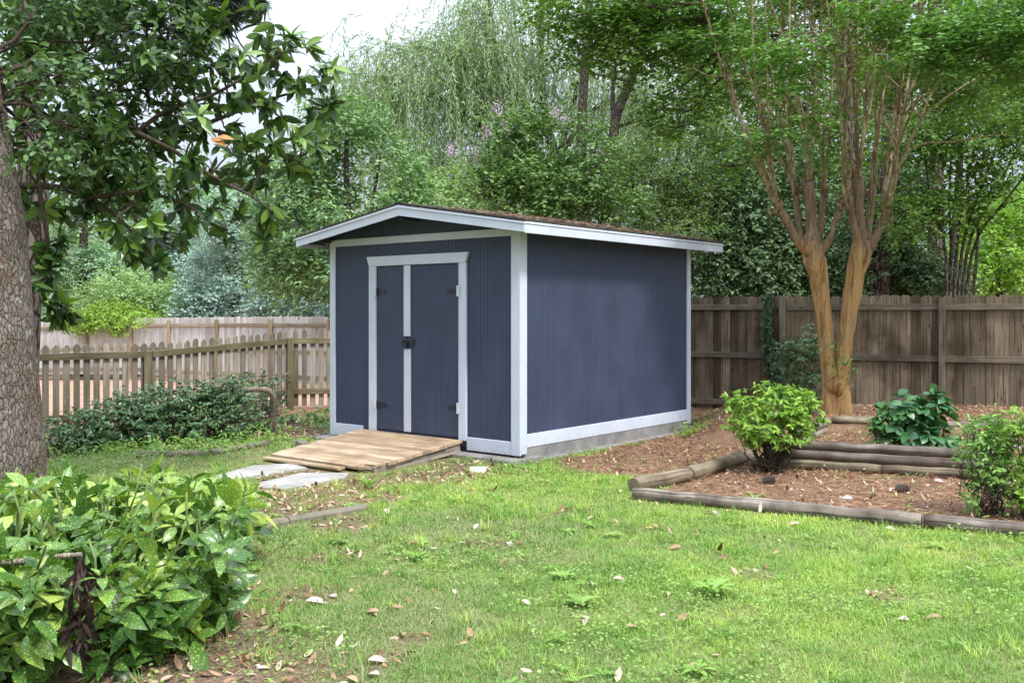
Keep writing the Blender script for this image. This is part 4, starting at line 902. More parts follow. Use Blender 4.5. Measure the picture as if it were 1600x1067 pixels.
# D  willow
wb = gb(880, 28); wl = [[wb]+Q(28, (882, 380), (872, 270), (850, 170), (845, 60), (850, -60)), Q(28, (874, 290), (810, 190), (735, 115), (665, 75), (605, 90)), Q(27.6, (876, 320), (780, 225), (700, 160), (640, 145), (585, 165)), Q(28.3, (862, 220), (790, 120), (765, 20), (770, -70)),
      Q(27.4, (880, 370), (800, 300), (715, 262), (650, 250), (600, 270)), Q(28.2, (870, 260), (905, 130), (950, 40), (980, -40)), Q(27.3, (868, 250), (930, 170), (985, 150), (1020, 170)), Q(27.8, (735, 115), (718, 85), (708, 72)), Q(28, (810, 190), (775, 120), (760, 60), (758, 10)), Q(28.2, (640, 145), (590, 120), (560, 150))]
wr = thing('weeping_willow', 'tall pale willow with drooping fronds behind the shed roof', 'tree', tuple(wb)); b = MB(); ends = []
for i, pts in enumerate(wl):
    p = smooth_path(pts, 6); r = lerp_r(.20 if i == 0 else .10, .06 if i == 0 else .02, len(p)); b.tube(p, r, 8, rough=.06)
    ends += [q for k, q in enumerate(p) if k > len(p)*(.55 if i == 0 else .3)]
A = []
for i in range(2400):
    q = random.choice(ends); o = q+Vector(rng.normal(size=3)*[.6, .8, .35]); ln = random.uniform(.9, 3.4); d = Vector((rng.normal()*.6, rng.normal()*.6, .25)); pts = [o]; v = d.normalized()
    k = int(ln/.085)
    for j in range(k): v = (v*.86+Vector((rng.normal()*.03, rng.normal()*.03, -1))*.14).normalized(); pts.append(pts[-1]+v*.085)
    if i % 10 == 0: b.tube([q]+pts[::4], .006, 3, cap=False)
    Pp = np.array(pts); T_ = np.gradient(Pp, axis=0); m = len(Pp)
    A.append(leaf_arrays(Pp, nrm(T_)*.9+rng.normal(size=(m, 3))*.45+[0, 0, -.3], rng.normal(size=(m, 3)), .13+.07*rng.random(m), .022+.012*rng.random(m), 'dia', .2, np.full(m, rng.random())*.7+.3*rng.random(m)))
b.build('trunk', M['graybark'], wr, True); leaf_obj('crown', A, L['willow'], wr)
# E  pink-flowering tree behind the shed
b0 = gb(850, 17); er = tree('flowering_tree', 'pink flowering tree showing above the ridge of the shed roof', 'tree', b0, [([b0]+Q(17, (850, 380), (842, 300), (835, 220)), .06, .015), ([b0+Vector((.15, 0, 0))]+Q(17.2, (890, 360), (905, 290), (915, 230)), .05, .015), ([b0-Vector((.15, 0, 0))]+Q(16.9, (810, 360), (780, 310), (755, 270)), .05, .015), ([b0]+Q(17.2, (930, 370), (955, 310), (960, 280)), .04, .01)],
     [cl(835, 225, 17, 62, 36), cl(775, 275, 17, 52, 34), cl(905, 240, 17, 52, 44), cl(860, 285, 16.8, 90, 34), cl(735, 300, 17, 52, 32), cl(955, 300, 17, 45, 40), cl(800, 195, 17, 32, 18), cl(880, 200, 17, 34, 18), cl(840, 325, 17, 130, 24), cl(700, 320, 17.3, 40, 24)], 16000, 'l', 'pink', 'dia', .085, .05, r0=.025, kw=dict(per=8, slen=.4, gap=(1.6, .44), droop=.05))
A = []
for px, py in ((777, 172), (882, 188), (936, 242), (895, 285), (921, 267), (706, 234), (741, 242), (790, 202), (868, 176), (760, 208), (962, 338)):
    c = np.array(P(px, py, 16.75)); m = 75; Pp = c+rng.normal(size=(m, 3))*[.055, .05, .07]
    A.append(leaf_arrays(Pp, rdir(m), rdir(m), .032, .028, 'dia', .2))
leaf_obj('blossom', A, L['flower'], er)
# F  tall tree with two dark stems
b0 = gb(935, 24); tree('tall_tree', 'tall tree with two dark leaning stems above the middle of the shed roof', 'tree', b0, [([b0-Vector((.35, 0, 0))]+Q(24, (912, 330), (908, 220), (915, 90), (925, -60)), .155, .09), ([b0+Vector((.45, 0, 0))]+Q(24, (962, 300), (960, 195), (988, 120), (1012, 30), (1040, -70)), .155, .08), (Q(24, (961, 200), (957, 150), (962, 100)), .08, .03), (Q(24, (985, 128), (940, 118), (900, 112)), .04, .02)],
     [cl(1030, 10, 24, 90, 60), cl(930, -10, 24, 90, 45), cl(1090, 80, 24, 70, 60), cl(1010, 110, 24.5, 50, 40), cl(1080, 170, 24.5, 60, 40), cl(880, 60, 24.3, 50, 40)], 9500, 'l', 'mid', 'dia', .13, .075, kw=dict(per=8, slen=.6, gap=(.9, .51), flat=.3))
# G  olive fine-leaved small trees
b0 = gb(1045, 18.5); tree('olive_leaved_tree', 'fine olive green tree with thin dark stems above the right eave', 'tree', b0, [([b0]+Q(18.5, (1040, 400), (1035, 320), (1060, 240), (1070, 180)), .06, .02), ([b0+Vector((.2, 0, 0))]+Q(18.4, (1075, 380), (1085, 300), (1110, 220)), .05, .015), ([b0-Vector((.2, 0, 0))]+Q(18.6, (1010, 380), (990, 300), (985, 240)), .05, .015)],
     [cl(1055, 265, 18.5, 72, 55), cl(1015, 325, 18.3, 62, 38), cl(1100, 310, 18.5, 62, 50), cl(1125, 235, 18.5, 55, 50), cl(985, 255, 18.5, 42, 50), cl(1075, 190, 18.5, 62, 40), cl(1050, 360, 18, 90, 26)], 30000, 'l', 'olive', 'dia', .06, .028, r0=.02, sub=7, kw=dict(per=10, slen=.3, gap=(1.6, .42)))
b0 = gb(690, 27); shrub_bg(690, 25, [cl(690, 315, 25, 70, 36), cl(640, 330, 25, 60, 30), cl(745, 300, 25.5, 50, 34), cl(660, 285, 25.6, 40, 26)], 12000, 'lightshrub', 'light green shrub showing behind the ridge of the shed', .1, .055)
# H  dark evergreens behind the right fence
for px, d, cls, lab in ((1165, 18.6, [(1165, 330, 62, 55), (1130, 400, 58, 50), (1190, 400, 60, 50), (1120, 455, 60, 26), (1180, 455, 70, 26), (1150, 270, 45, 45)], 'dark evergreen behind the board fence right beside the shed eave'),
                        (1255, 18.9, [(1255, 330, 55, 60), (1225, 410, 55, 50), (1290, 400, 55, 55), (1250, 455, 80, 24), (1240, 250, 45, 55), (1320, 440, 50, 36)], 'dark evergreen behind the orange trunk and the board fence'),
                        (1420, 19.5, [(1410, 420, 55, 45), (1370, 370, 45, 60), (1450, 440, 60, 30), (1400, 300, 45, 60)], 'dark leafy evergreen to the right of the orange trunk')):
    b0 = gb(px, d); tree('dark_evergreen', lab, 'tree', b0, [([b0]+Q(d, (px, 400), (px+5, 300)), .10, .03)], [cl(a, e, d, f, g) for a, e, f, g in cls], 17000, 'l', 'dark', 'dia', .10, .048, r0=.04, group='dark evergreens behind the board fence', kw=dict(per=9, slen=.45, gap=(1.0, .36), droop=.25, flat=.35))
# I  pines
def pine(pts, d, r, label, ra=.85):
    base = gb(pts[0][0], d); p = smooth_path([base]+Q(d, *pts[1:]), 5); root = thing('pine_tree', label, 'tree', tuple(base), group='pines behind the fences'); b = MB()
    b.tube(p, lerp_r(r, r*ra, len(p)), 14, rough=.05); b.build('trunk', M['pinebark'], root, True); return root
pine(((1335, 500), (1332, 350), (1326, 200), (1322, 60), (1316, -160)), 20.5, .16, 'reddish pine trunk seen between the shoots of the orange-barked tree')
pine(((1368, 520), (1372, 440), (1388, 330), (1394, 200), (1398, 60), (1400, -160)), 19, .22, 'thick dark pine trunk just right of the orange trunk')
pine(((1462, 520), (1462, 300), (1464, 180), (1462, 60), (1458, -160)), 22, .17, 'dark straight pine trunk at the right before the sky gap')
lp = pine(((30, 560), (40, 430), (52, 340), (50, 250), (42, 120), (30, -200)), 10.6, .17, 'grey furrowed pine trunk partly hidden behind the thick bark trunk')
A = []; b = MB()
for px, py in ((395, 0), (372, 8), (350, 22), (330, 38), (318, 62), (302, 72), (308, 40), (340, -6), (285, 20), (300, 0), (365, -18), (270, 45), (150, 30), (90, 60), (200, 40), (120, 100), (60, 40), (30, 20), (170, 80)):
    c = P(px, py, 10.6+rng.normal()*.4); b.tube(curve(P(max(40, px-90), py-30, 10.6), c, .0, 4, .05), [.012, .01, .008, .006, .004], 5, cap=False)
    for s in range(3):
        cc = np.array(c)+rng.normal(size=3)*.06; m = 55; dd = nrm(rng.normal(size=(m, 3))+[.5, 0, -.25]); A.append(leaf_arrays(np.repeat(cc[None], m, 0), dd, rng.normal(size=(m, 3)), .17+.07*rng.random(m), .005, 'dia', .1))
b.build('branch', M['twig'], lp, True); leaf_obj('crown', A, L['pine'], lp)
# J  multi-stem trees at the right
b0 = gb(1475, 17.2); tree('multi_stem_tree', 'thin many-stemmed tree leaning right behind the fence at the right edge', 'tree', b0, [([b0+Vector((k*.06, 0, 0))]+Q(17.2+k*.06, (1478+k*8, 400), ((1478+k*8+tx)/2-5, 310), (tx, ty)), .035, .012) for k, (tx, ty) in enumerate(((1440, 200), (1490, 190), (1530, 200), (1565, 210), (1600, 215), (1640, 230), (1545, 150)))],
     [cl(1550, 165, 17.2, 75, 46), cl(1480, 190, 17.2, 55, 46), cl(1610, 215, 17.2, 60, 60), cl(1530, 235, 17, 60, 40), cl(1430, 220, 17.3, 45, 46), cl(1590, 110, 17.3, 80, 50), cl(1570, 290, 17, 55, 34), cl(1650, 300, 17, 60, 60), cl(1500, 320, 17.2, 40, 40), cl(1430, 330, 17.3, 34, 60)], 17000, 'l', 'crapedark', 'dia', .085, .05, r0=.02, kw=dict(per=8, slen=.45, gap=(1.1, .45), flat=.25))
b0 = gb(1560, 28); tree('sunlit_tree', 'yellow green tree with sunlight put into its leaf colour, in the gap at the right edge above the fence', 'tree', b0, [([b0]+Q(28, (1560, 430), (1565, 380)), .08, .03)], [cl(1560, 395, 28, 66, 50), cl(1610, 350, 28, 60, 50), cl(1510, 430, 28, 56, 36), cl(1600, 440, 28, 70, 36), cl(1650, 400, 28, 60, 60), cl(1545, 340, 28.5, 40, 28)], 17000, 'l', 'lit', 'dia', .13, .07, kw=dict(per=9, slen=.5, gap=(.9, .4)))
b0 = gb(1230, 25); tree('deciduous_tree', 'broad green tree far behind the shoots of the orange-barked tree', 'tree', b0, [([b0]+Q(25, (1235, 400), (1240, 250), (1235, 100)), .16, .05)], [cl(1160, 120, 25, 80, 60), cl(1250, 60, 25, 90, 60), cl(1200, 210, 25, 90, 60), cl(1290, 170, 25, 70, 70), cl(1280, 280, 25, 80, 50), cl(1170, 290, 25, 80, 50), cl(1340, 80, 25.5, 70, 70), cl(1350, 240, 25.5, 60, 80), cl(1210, -20, 25, 110, 50), cl(1330, -20, 25, 90, 50)], 26000, 'l', 'mid', 'dia', .14, .075, kw=dict(per=9, slen=.6, gap=(.8, .38), flat=.3))
b0 = gb(1480, 27); tree('deciduous_tree', 'broad green tree far behind the dark pine at the upper right', 'tree', b0, [([b0]+Q(27, (1490, 400), (1500, 250), (1500, 100)), .16, .05)], [cl(1420, 100, 27, 80, 60), cl(1520, 60, 27, 90, 60), cl(1560, 150, 27, 90, 50), cl(1430, 180, 27, 50, 40), cl(1480, -20, 27, 160, 50), cl(1620, 60, 27, 80, 70), cl(1400, 300, 27, 60, 60)], 15000, 'l', 'mid', 'dia', .14, .075, kw=dict(per=9, slen=.6, gap=(.8, .42), flat=.3))
# K  far wood
def far_wood():
    A = []; cls = []
    for px in range(-150, 1850, 46):
        top = 265 if px < 520 else (300 if px < 780 else 230 if px < 1000 else 60)
        d = 44+rng.normal()*3
        for py in range(int(top+rng.uniform(0, 50)), 500, 52):
            if rng.random() < (.9 if py > 300 else .68): cls.append(cl(px+rng.normal()*14, py+rng.normal()*14, d+rng.normal()*1.5, 44, 36))
    Pp, D, N, rn = sprigs(cls, 90000, 8, .9, (.4, .40), .15); m = len(Pp)
    tag(leaf_obj('far_wood', [leaf_arrays(Pp, D, N, .26*(.7+.6*rng.random(m)), .13, 'dia', .1, rn)], L['far']), kind='stuff')
far_wood()

# ------------------------------------------------------------------ foreground bark tree and magnolia
def knobby(pts, r0, r1, n=28, k=5, amp=.05, seed=1, knots=()):
    p = smooth_path(pts, k); m = len(p); b = MB(); V = []; fs = []; us = []
    for i, q in enumerate(p):
        t = i/(m-1); T_ = (p[min(i+1, m-1)]-p[max(i-1, 0)]).normalized(); u = T_.orthogonal().normalized() if i == 0 else (u-T_*u.dot(T_)).normalized(); w_ = T_.cross(u); r = r0+(r1-r0)*t**.8
        for j in range(n):
            a = 6.283*j/n; d = u*math.cos(a)+w_*math.sin(a); e = vnoise(np.array([(q+d*r)[:]]), 3.2, seed)[0]-.5; e2 = vnoise(np.array([(q+d*r)[:]]), 9, seed)[0]-.5
            kn = sum(h_*math.exp(-((q+d*r-kc).length/s_)**2) for kc, s_, h_ in knots); V.append(q+d*(r*(1+amp*2*e+amp*e2)+kn))
    for i in range(m-1):
        for j in range(n): fs.append((i*n+j, i*n+(j+1) % n, (i+1)*n+(j+1) % n, (i+1)*n+j)); us.append([(0, 0)]*4)
    b.add(V, fs, us, .5); return b, p
b0 = G(13, 806); b0.z = tz(b0.x, b0.y)-.03
tr = thing('shade_tree', 'thick grey plated tree trunk rising at the left edge of the picture', 'tree', tuple(b0))
DT = b0.y
b, tp = knobby([b0, P(11, 740, DT), P(2, 600, DT), P(-9, 450, DT), P(-18, 340, DT), P(-42, 200, DT), P(-70, 60, DT), P(-100, -120, DT)], .288, .225, 56, 12, .045, knots=[(P(32, 345, DT-.18), .11, .07), (P(14, 522, DT-.27), .085, .06), (P(36, 270, DT-.16), .12, .06), (P(40, 600, DT-.25), .06, .02)])
b.build('trunk', M['oakbark'], tr, True)
cls = [cl(60, 40, 8.4, 90, 50, .7), cl(95, 120, 7.6, 60, 34, .4), cl(160, 60, 8.4, 90, 50, .7), cl(95, 195, 7.3, 48, 26, .3), cl(200, 140, 8.6, 70, 60, .6), cl(230, 40, 8.4, 80, 50, .6), cl(275, 105, 8.6, 46, 36, .5), cl(130, -40, 8.2, 200, 50, .9), cl(130, 250, 8.2, 56, 30, .4), cl(165, 215, 8.8, 70, 46, .5), cl(65, 235, 7.25, 30, 18, .25), cl(40, 190, 7.2, 24, 16, .2), cl(150, 300, 9, 50, 34, .5), cl(215, 285, 9, 50, 30, .5)]
Pp, D, N, rn = sprigs(cls, 7800, 7, .26, (2.2, .43), .25); m = len(Pp)
leaf_obj('crown', [leaf_arrays(Pp, D, N, 0.072*(.7+.6*rng.random(m)), .036*(.8+.4*rng.random(m)), 'oval', .25, rn)], L['oak'], tr)
b = MB(); 
for c, R in cls: b.tube(curve(P(-40, 150, DT+.1), c, .05, 6, .05), lerp_r(.022, .005, 7), 6, cap=False); [b.tube(curve(c, Vector(c)+Vector(rdir(1)[0]*R)*.9, 0, 3, .05), lerp_r(.007, .003, 4), 4, cap=False) for _ in range(7)]
b.build('limb', M['twig'], tr, True)
mg0 = Vector((-5.2, 9.0, -.05)); mg = thing('magnolia_tree', 'dark glossy magnolia with wide leaf whorls reaching over from the left', 'tree', tuple(mg0)); b = MB()
b.tube(smooth_path([mg0, Vector((-5.25, 9.0, 1.2)), P(-90, 200, 9.0), P(-100, 60, 9), P(-110, -150, 9)], 4), lerp_r(.14, .06, 17), 10)
br = [smooth_path(Q(8.6, (-85, 260), (60, 235), (150, 210), (215, 206), (300, 200), (370, 175), (440, 150), (500, 135)), 3), smooth_path(Q(8.4, (215, 206), (262, 172), (330, 150), (400, 110), (455, 75)), 3), smooth_path(Q(8.2, (215, 208), (270, 235), (330, 275), (390, 305), (425, 330)), 3),
      smooth_path(Q(8.5, (-80, 300), (60, 290), (140, 310), (195, 350), (235, 400)), 3), smooth_path(Q(8.8, (300, 200), (360, 210), (420, 235), (470, 245)), 3), smooth_path(Q(8.3, (140, 310), (220, 300), (290, 320), (330, 350)), 3), smooth_path(Q(8.7, (-90, 180), (80, 130), (190, 110), (280, 90), (330, 60)), 3), smooth_path(Q(8.9, (80, 130), (160, 60), (230, 20), (300, -20)), 3), smooth_path(Q(7.95, (60, 290), (75, 380), (80, 440), (88, 490)), 3)]
node = []
for i, p in enumerate(br): b.tube(p, lerp_r(.04 if i in (0, 3, 6) else .022, .007, len(p)), 7, cap=False); node += p
ros = [(500, 130), (520, 105), (480, 75), (455, 60), (430, 85), (410, 55), (515, 165), (490, 185), (465, 140), (440, 120), (405, 120), (390, 150), (380, 85), (360, 125), (330, 150), (300, 130), (285, 100), (320, 60), (290, 35), (260, 70), (345, 20), (300, 5), (240, 40), (470, 215), (495, 225), (455, 250), (430, 225), (470, 265), (410, 255), (395, 215), (370, 235), (350, 200), (320, 215), (300, 245), (330, 265), (360, 285), (395, 290), (345, 320), (375, 340), (420, 340), (440, 345), (410, 365), (355, 360), (310, 345), (290, 320), (265, 285), (240, 260), (225, 300), (205, 330), (180, 350), (230, 345), (255, 355), (280, 375), (240, 385), (200, 375), (215, 400), (250, 410), (185, 300), (150, 330), (130, 310), (100, 330), (170, 270), (140, 250), (110, 285), (200, 240), (180, 200), (230, 220), (250, 190), (270, 160), (230, 150), (200, 120), (160, 150), (120, 190), (90, 240), (60, 260), (90, 170), (40, 310), (65, 330),
       (75, 385), (95, 370), (90, 405), (65, 440), (85, 455), (95, 475), (80, 500), (100, 490), (75, 420), (210, 180), (280, 205), (310, 180), (160, 100), (110, 110), (50, 180), (20, 230), (230, 5), (180, 20), (130, 45), (60, 80), (250, 235), (215, 275), (160, 225), (285, 270), (300, 300), (380, 265), (440, 190), (420, 165), (365, 165), (345, 95), (395, 15), (270, 10), (315, 25)]
ros += [(random.uniform(-20, 310), random.uniform(-20, 240)) for _ in range(20)]
A = []
for px, py in ros:
    low = px < 115 and py > 360; c = P(px, py, (7.9 if low else 8.5)+rng.normal()*(.08 if low else .35)); q = min(node, key=lambda v: (v-c).length); b.tube(curve(q, c, -.02, 4, .04), lerp_r(.010, .005, 5), 5, cap=False)
    for s in range(3 if not low else 2):
        ax_ = Vector(rng.normal(size=3))*.5+(c-q).normalized()*.7+Vector((.25, 0, .1)); ax_.normalize(); o = c-ax_*(.075*s)+Vector(rng.normal(size=3))*(.0 if s == 0 else .035); k = int(rng.integers(7, 10)); u = ax_.orthogonal().normalized(); w_ = ax_.cross(u)
        for j in range(k):
            a = j*2.4+rng.random()*.4; rd = u*math.cos(a)+w_*math.sin(a); dd = rd*random.uniform(.5, 1)+ax_*random.uniform(.2, 1.1)+Vector((0, 0, -.45+.3*rng.random()))+Vector(rng.normal(size=3))*.2; nn = ax_*.8-rd*.3+Vector((0, 0, .45)); ln = random.uniform(.11, .195)
            A.append(leaf_arrays(np.array([o]), np.array([dd]), np.array([nn]), ln, ln*random.uniform(.32, .41), 'long', random.uniform(0, .35), np.array([min(1, rng.random()**1.7+(.15 if s == 0 else 0))])))
b.build('trunk', M['twig'], mg, True); leaf_obj('crown', A, L['magnolia'], mg)
c = np.array([P(332, 217, 8.1)]); leaf_obj('withered_leaf', [leaf_arrays(c+rng.normal(size=(3, 3))*.02, np.array([[1, 0, .1], [1, 0, -.3], [.8, .2, .4]]), np.array([[0, -1, .6], [0, -1, .3], [.2, -1, .5]]), .13, .05, 'long', .4)], leafmat('orange_leaf', [(.55, .25, .08), (.65, .38, .16)], .7, .2), mg)

# ------------------------------------------------------------------ crape myrtle with pollard knuckles
CB = Vector((3.95, 11.9, REARZ-.03)); cm_ = thing('orange_barked_tree', 'twin trunked tree with smooth orange bark, swollen knuckles and long upright shoots', 'tree', tuple(CB)); d0 = 11.9
def cq(px, py, dd=0.0): return P(px, py, d0+dd)
b = MB()
def ctube(pts, rad, n=12, rough=.05, k=5):
    p = smooth_path([cq(*q) for q in pts], k); m = len(p); rr = list(np.interp(np.linspace(0, len(rad)-1, m), range(len(rad)), rad)); vs = []; fs = []; us = []; acc = 0
    for i, q in enumerate(p):
        T_ = (p[min(i+1, m-1)]-p[max(i-1, 0)]).normalized(); u = T_.orthogonal().normalized() if i == 0 else (u-T_*u.dot(T_)).normalized(); w_ = T_.cross(u)
        d = np.array([(u*math.cos(6.2832*s/n)+w_*math.sin(6.2832*s/n))[:] for s in range(n)]); c = np.array(q); pp = (c+d*rr[i])*[1, 1, .35]
        e = (vnoise(pp, 16, 4)-.5)*.20+(vnoise(c+d*rr[i], 5, 6)-.5)*.16; vs += [tuple(v) for v in c+d*(rr[i]*(1+e*(1+rough*3)))[:, None]]
    for i in range(m-1):
        for s in range(n): fs.append((i*n+s, i*n+(s+1) % n, (i+1)*n+(s+1) % n, (i+1)*n+s)); us.append([(0, 0)]*4)
    fs.append(tuple((m-1)*n+s for s in range(n))); us.append([(0, 0)]*n); b.add(vs, fs, us, .5); return p
px_ = lambda w_: w_*d0/F/2
ctube([(1299, 668), (1298, 640), (1297, 600), (1293, 560), (1288, 510), (1283, 460), (1278, 430), (1273, 408), (1270, 388), (1269, 368), (1268, 355)], [px_(35), px_(31), px_(26), px_(24), px_(24), px_(25), px_(27), px_(36), px_(33), px_(21), px_(10)], 40, .05, 9)
ctube([(1316, 668, .02), (1315, 640), (1314, 600), (1318, 560), (1324, 510), (1331, 460), (1336, 430), (1342, 408), (1345, 388), (1346, 368), (1346, 352)], [px_(35), px_(31), px_(26), px_(25), px_(25), px_(26), px_(27), px_(33), px_(31), px_(21), px_(10)], 40, .05, 9)
for px, py, w_ in ((1306, 598, 26), (1303, 590, 18), (1310, 606, 18), (1296, 655, 20), (1318, 657, 22)): c = cq(px, py, -.10); b.tube([c+Vector((0, .1, -.06)), c+Vector((0, .03, -.02)), c, c+Vector((0, -.03, .03)), c+Vector((0, -.02, .07))], [px_(w_), px_(w_*1.15), px_(w_), px_(w_*.7), px_(w_*.25)], 10, rough=.25)
arms = [([(1270, 400), (1252, 385, -.1), (1238, 362, -.15), (1226, 340, -.2), (1213, 318, -.25)], 17, 13, (1213, 316, -.25)), ([(1266, 402), (1255, 375, .1), (1247, 340, .2), (1243, 305, .2)], 13, 10, (1243, 303, .2)), ([(1272, 395), (1268, 350), (1266, 310), (1264, 285)], 22, 18, (1264, 282, 0)),
        ([(1276, 395), (1282, 355, .1), (1285, 320, .15), (1288, 300, .2)], 13, 10, (1288, 300, .2)), ([(1280, 398), (1297, 372, -.1), (1305, 345, -.12), (1318, 312, -.15)], 13, 9, (1318, 310, -.15)),
        ([(1344, 392), (1334, 350, -.1), (1328, 320, -.1), (1325, 300, -.1)], 14, 11, (1325, 298, -.1)), ([(1346, 390), (1343, 345), (1342, 305), (1341, 282)], 22, 17, (1341, 280, 0)), ([(1350, 390), (1358, 345, .1), (1362, 310, .15), (1364, 290, .15)], 15, 12, (1364, 288, .15)), ([(1350, 398), (1366, 374, -.1), (1377, 350, -.15), (1387, 326, -.2)], 17, 13, (1387, 324, -.2)), ([(1352, 400), (1370, 362, .2), (1380, 338, .3)], 10, 8, (1380, 336, .3))]
tips = []
for pts, wa, wb_, k in arms:
    ctube([pts[0][:2] if len(pts[0]) == 2 else pts[0]]+list(pts[1:]), [px_(wa*1.25), px_(wa*.85), px_(wb_*.85), px_(wb_*1.1), px_(wb_*.8)], 12, .14)
    if k:
        c = cq(*k); tips.append(k)
        
        for s in range(4): d = Vector((rng.normal()*.04, rng.normal()*.04, rng.normal()*.07-.03)); b.tube([c+d*.6-Vector((0, 0, .09)), c+d-Vector((0, 0, .03)), c+d*1.15+Vector((0, 0, .02)), c+d*1.1+Vector((0, 0, .055))], [px_(wb_*.4), px_(wb_*.62), px_(wb_*.5), px_(wb_*.2)], 9, rough=.3)
b.build('trunk', M['crape'], cm_, True)
b = MB(); sh = []
tgt = {0: [(1168, 200, 1120, 60, 1060, -60), (1190, 180, 1150, 40, 1120, -80), (1195, 230, 1175, 100, 1175, -60), (1172, 235, 1140, 130, 1085, -40)], 1: [(1215, 180, 1205, 60, 1190, -80), (1228, 200, 1222, 60, 1220, -80), (1205, 210, 1190, 80, 1140, -60), (1235, 220, 1238, 100, 1235, -60)], 2: [(1248, 150, 1245, 40, 1238, -80), (1262, 160, 1258, 40, 1262, -90), (1272, 150, 1272, 40, 1275, -90), (1255, 190, 1230, 70, 1180, -60)],
       3: [(1290, 180, 1286, 60, 1282, -80), (1296, 200, 1300, 60, 1305, -80), (1280, 200, 1275, 80, 1255, -60)], 4: [(1322, 200, 1330, 60, 1338, -80), (1312, 180, 1304, 40, 1295, -80)], 6: [(1318, 160, 1312, 40, 1300, -90), (1330, 180, 1334, 60, 1340, -80), (1306, 120, 1298, 20, 1280, -90), (1322, 200, 1322, 80, 1316, -70)], 7: [(1341, 150, 1342, 40, 1345, -90), (1352, 160, 1356, 40, 1365, -90), (1336, 170, 1328, 60, 1318, -80), (1362, 150, 1372, 40, 1390, -90)],
       8: [(1378, 160, 1390, 40, 1408, -80), (1384, 120, 1392, 20, 1398, -90), (1370, 150, 1376, 40, 1382, -90)], 9: [(1404, 230, 1430, 130, 1500, 20), (1412, 180, 1432, 60, 1450, -70), (1400, 190, 1412, 80, 1420, -70), (1420, 220, 1470, 120, 1560, 10), (1408, 250, 1450, 170, 1580, 90)], 10: [(1400, 240, 1440, 140, 1490, 40), (1396, 200, 1420, 90, 1460, -50)]}
ki = [0, 1, 2, 3, 4, 6, 7, 8, 9, 10]
for i, k in zip(ki, tips):
    for (x1, y1, x2, y2, x3, y3) in tgt[i]:
        dd = k[2]+rng.normal()*.1; p = smooth_path([cq(k[0]+rng.normal()*3, k[1]+4, k[2]), cq(k[0]*.62+x1*.38+rng.normal()*2, k[1]*.62+y1*.38, dd+rng.normal()*.04), cq(x1+rng.normal()*2, y1, dd+rng.normal()*.12), cq(x2+rng.normal()*3, y2, dd+rng.normal()*.3), cq(x3, y3, dd+rng.normal()*.5)], 5)
        w0 = rng.uniform(5.5, 8.5); b.tube(p, lerp_r(px_(w0), px_(w0*.38), len(p)), 8, rough=.12); sh.append(p)
        for s in range(3):
            q = p[int(rng.integers(9, len(p)-1))]; e = q+Vector((rng.normal()*.5, rng.normal()*.5, rng.uniform(.15, .9))); b.tube(curve(q, e, .05, 5, .04), lerp_r(px_(4), px_(1.5), 6), 5, cap=False)
b.build('shoot', M['shoot'], cm_, True)
cls = [cl(1015, 18, 12.3, 70, 20, .5), cl(1100, 25, 12.1, 60, 18, .5), cl(1150, 62, 11.7, 44, 10, .4), cl(1248, 103, 11.0, 46, 10, .35), cl(1205, 78, 11.1, 36, 8, .3), cl(1285, 65, 11.0, 28, 7, .25), cl(1258, 187, 11.1, 40, 9, .3), cl(1198, 213, 11.2, 40, 9, .3), cl(1160, 226, 11.3, 34, 7, .25), cl(1225, 140, 11.1, 26, 7, .25), cl(1300, 168, 11.2, 14, 5, .15),
       cl(1402, 45, 11, 34, 10, .35), cl(1430, 98, 10.6, 50, 12, .4), cl(1470, 72, 10.6, 46, 12, .4), cl(1492, 112, 10.5, 30, 9, .3), cl(1550, 62, 10.4, 66, 22, .5), cl(1600, 105, 10.4, 60, 20, .5), cl(1500, 40, 10.6, 60, 16, .5), cl(1360, 20, 11, 50, 14, .4), cl(1080, 70, 12, 50, 12, .4), cl(1570, 15, 10.8, 70, 22, .6), cl(1640, 50, 10.6, 60, 34, .6), cl(1285, 250, 11.4, 22, 6, .2), cl(1405, 315, 11.5, 14, 5, .15), cl(1400, 352, 11.5, 12, 5, .15)]
Pp, D, N, rn = sprigs(cls, 15000, 9, .36, (1.9, .33), .1, 1.3, .6, .08); m = len(Pp)
A = [leaf_arrays(Pp, D*[1, 1, .5], N, .070*(.7+.6*rng.random(m)), .042*(.8+.4*rng.random(m)), 'oval', .15, rn)]
# basal sprouts on the burl
for px, py in ((1305, 540), (1298, 565), (1318, 575), (1330, 563), (1300, 585), (1325, 590), (1312, 560), (1340, 572), (1295, 545)):
    c = np.array(cq(px, py, -.25)); k = 12; A.append(leaf_arrays(c+rng.normal(size=(k, 3))*[.06, .05, .04], rdir(k), rdir(k)*.4+[0, 0, 1], .05, .028, 'oval', .2))
leaf_obj('crown', A, L['crape'], cm_)
cls = [cl(880, 30, 12.6, 60, 26, .8), cl(960, 50, 12.6, 60, 36, .8), cl(1010, 90, 12.4, 60, 26, .7), cl(920, 90, 13, 40, 18, .5), cl(1040, 150, 12.8, 50, 20, .5), cl(1090, 150, 12.6, 60, 26, .6), cl(1000, 10, 12.6, 100, 40, 1), cl(1130, 150, 12.8, 40, 30, .5), cl(1060, 200, 13, 60, 22, .5), cl(1140, 260, 13, 50, 14, .4), cl(850, -10, 12.6, 40, 22, .6), cl(1170, 55, 13.2, 80, 50, .8), cl(1290, -10, 13, 130, 40, 1.1), cl(1250, 130, 13.6, 60, 60, .6), cl(1440, 120, 13.4, 60, 60, .7), cl(1510, 150, 13.2, 70, 50, .7), cl(1590, 170, 13, 60, 40, .7), cl(1360, 100, 13.9, 60, 70, .6), cl(1150, -50, 12.6, 200, 40, 1.4), cl(1500, -50, 12.4, 200, 40, 1.4)]
